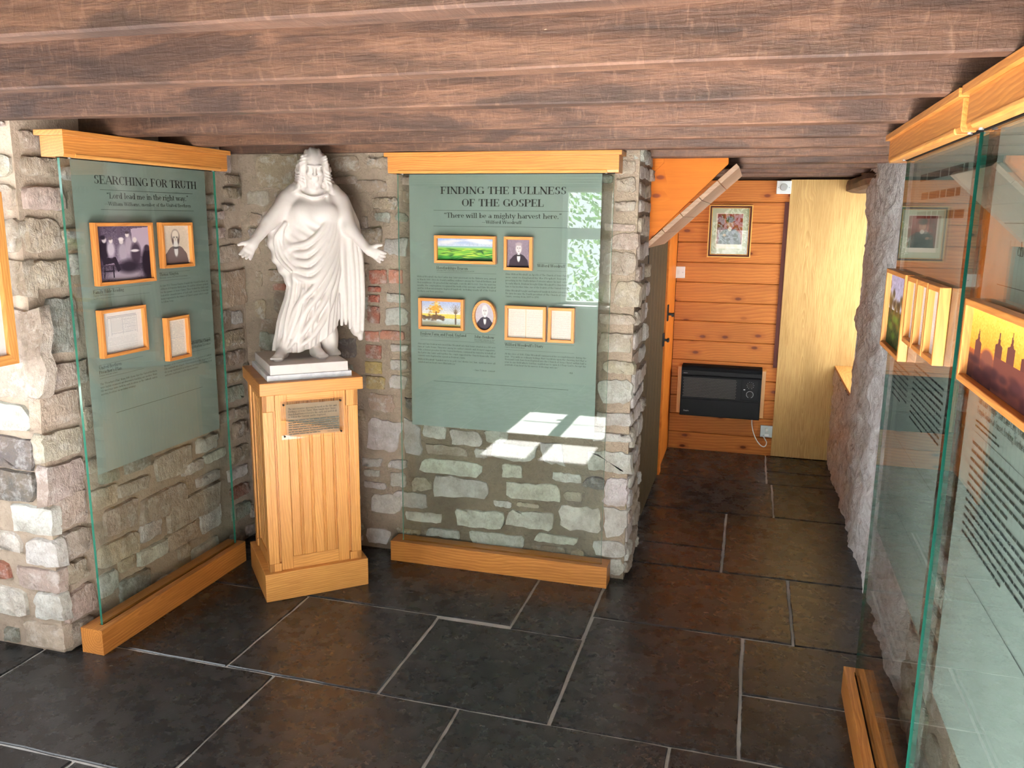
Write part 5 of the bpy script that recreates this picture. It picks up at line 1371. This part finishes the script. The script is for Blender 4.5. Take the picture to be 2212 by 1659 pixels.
    # keep the largest connected piece only is not needed: the figure is one body; light smoothing
    for it in range(1):
        S = np.zeros_like(V); C = np.zeros(len(V))
        for a in range(4):
            b = (a + 1) % 4
            np.add.at(S, Q[:, a], V[Q[:, b]]); np.add.at(C, Q[:, a], 1); np.add.at(S, Q[:, b], V[Q[:, a]]); np.add.at(C, Q[:, b], 1)
        V = V * .55 + .45 * S / C[:, None]
    V[:, 2] = np.maximum(V[:, 2], 0.0)
    me = bpy.data.meshes.new('figure')
    me.vertices.add(len(V)); me.vertices.foreach_set('co', V.astype(np.float32).ravel())
    me.loops.add(len(Q) * 4); me.loops.foreach_set('vertex_index', Q.astype(np.int32).ravel())
    me.polygons.add(len(Q)); me.polygons.foreach_set('loop_start', np.arange(0, len(Q) * 4, 4, dtype=np.int32))
    try: me.polygons.foreach_set('loop_total', np.full(len(Q), 4, np.int32))
    except Exception: pass
    me.update(calc_edges=True); me.validate()
    return me
se = empty('statue', (PEDC[0], PEDC[1], .942), PEDA, 'white marble statue of a robed standing figure with open arms', 'statue')
box('lower_slab', -.173, .173, -.193, .193, 0, .024, MARBLE_V, se, .002)
box('upper_slab', -.159, .159, -.188, .188, .024, .064, MARBLE, se, .002)
fg = link('figure', make_statue(), MARBLE, se, loc=(.082, .0, .0638), smooth=True)
fg.rotation_euler = (0, 0, -.17)
# ================================================================== OUTSIDE THE REAR WINDOW (seen mirrored in the glass)
PAVE = NT('dark_paving'); v_ = PAVE.coords((1, 1, 1), rand=False)
PAVE = PAVE.fin(PAVE.ramp(PAVE.noise(v_, 6, 5, 0.6), [(.3, lin((44, 43, 41))), (.7, lin((62, 60, 57)))]), 0.9, None, 0.1)
yard = box('yard', -8, 5, -9, -1.35, -0.14, -0.05, PAVE)
tag(yard, 'dark paved yard outside the rear window', 'yard', kind='structure')
LEAF = NT('leaf'); oi_ = LEAF.node('ShaderNodeNewGeometry').outputs['Random Per Island']
LEAF = LEAF.fin(LEAF.ramp(oi_, [(0.0, lin((52, 84, 36))), (.5, lin((86, 124, 52))), (1.0, lin((140, 168, 84)))]), 0.6, None, 0.3)
V = []; Fc = []
for k in range(9000):
    x, z = random.uniform(-5.5, 1.5), random.uniform(0, 1) ** .8 * 2.1 + .02; y = -3.9 + random.uniform(-.35, .35) + .25 * math.sin(x * 3 + z * 2)
    c = Vector((x, y, z)); n3 = Vector((random.gauss(0, 1), random.gauss(0, 1), random.gauss(0, 1))).normalized(); a = n3.orthogonal().normalized() * random.uniform(.014, .03); b = n3.cross(a).normalized() * random.uniform(.03, .06)
    c.z = max(c.z, b.length + a.length - .04)
    i = len(V); V += [c - b, c + a, c + b, c - a]; Fc.append((i, i + 1, i + 2, i + 3))
hg_ = mesh('hedge', V, Fc, LEAF)
tag(hg_, 'leafy green hedge outside the rear window', 'hedge', kind='stuff')

# ---- white flowers in a glass jar on the rear window sill
fv = empty('flower_vase', (-1.36, -0.92, .785), label='small glass vase of white flowers on the rear window sill', cat='vase')
vz = MB(); prof = [(.001, 0), (.03, .001), (.036, .03), (.03, .075), (.024, .09), (.028, .1)]; n = 20
for r, z in prof:
    for i in range(n): vz.v.append((r * math.cos(2 * math.pi * i / n), r * math.sin(2 * math.pi * i / n), z))
for j in range(len(prof) - 1):
    for i in range(n): vz.f.append((j * n + i, j * n + (i + 1) % n, (j + 1) * n + (i + 1) % n, (j + 1) * n + i))
vz.build('vase', GLASS, fv, smooth=True)
PETAL = plain('white_petal', (238, 236, 228), .7, .2)
for k in range(6):
    a = k * 1.05; tip = Vector((.06 * math.cos(a) * (k > 0), .05 * math.sin(a) * (k > 0), .17 + .02 * (k % 3)))
    sm = MB().tube([(0, 0, .01), (tip.x * .4, tip.y * .4, .1), tip], .0022, 6).build('stem', LEAF, fv)
    pm = MB()
    for q in range(14):
        w = q * 2.4; el = .2 + 1.2 * q / 14; d = Vector((math.cos(w) * math.cos(el), math.sin(w) * math.cos(el), math.sin(el))); s = d.cross(Vector((0, 0, 1))).normalized()
        i = len(pm.v); r = .034 - .0012 * q
        pm.v += [tuple(tip), tuple(tip + d * r * .6 + s * .015), tuple(tip + d * r + Vector((0, 0, .006))), tuple(tip + d * r * .6 - s * .015)]; pm.f.append((i, i + 1, i + 2, i + 3))
    pm.build('blossom', PETAL, fv)
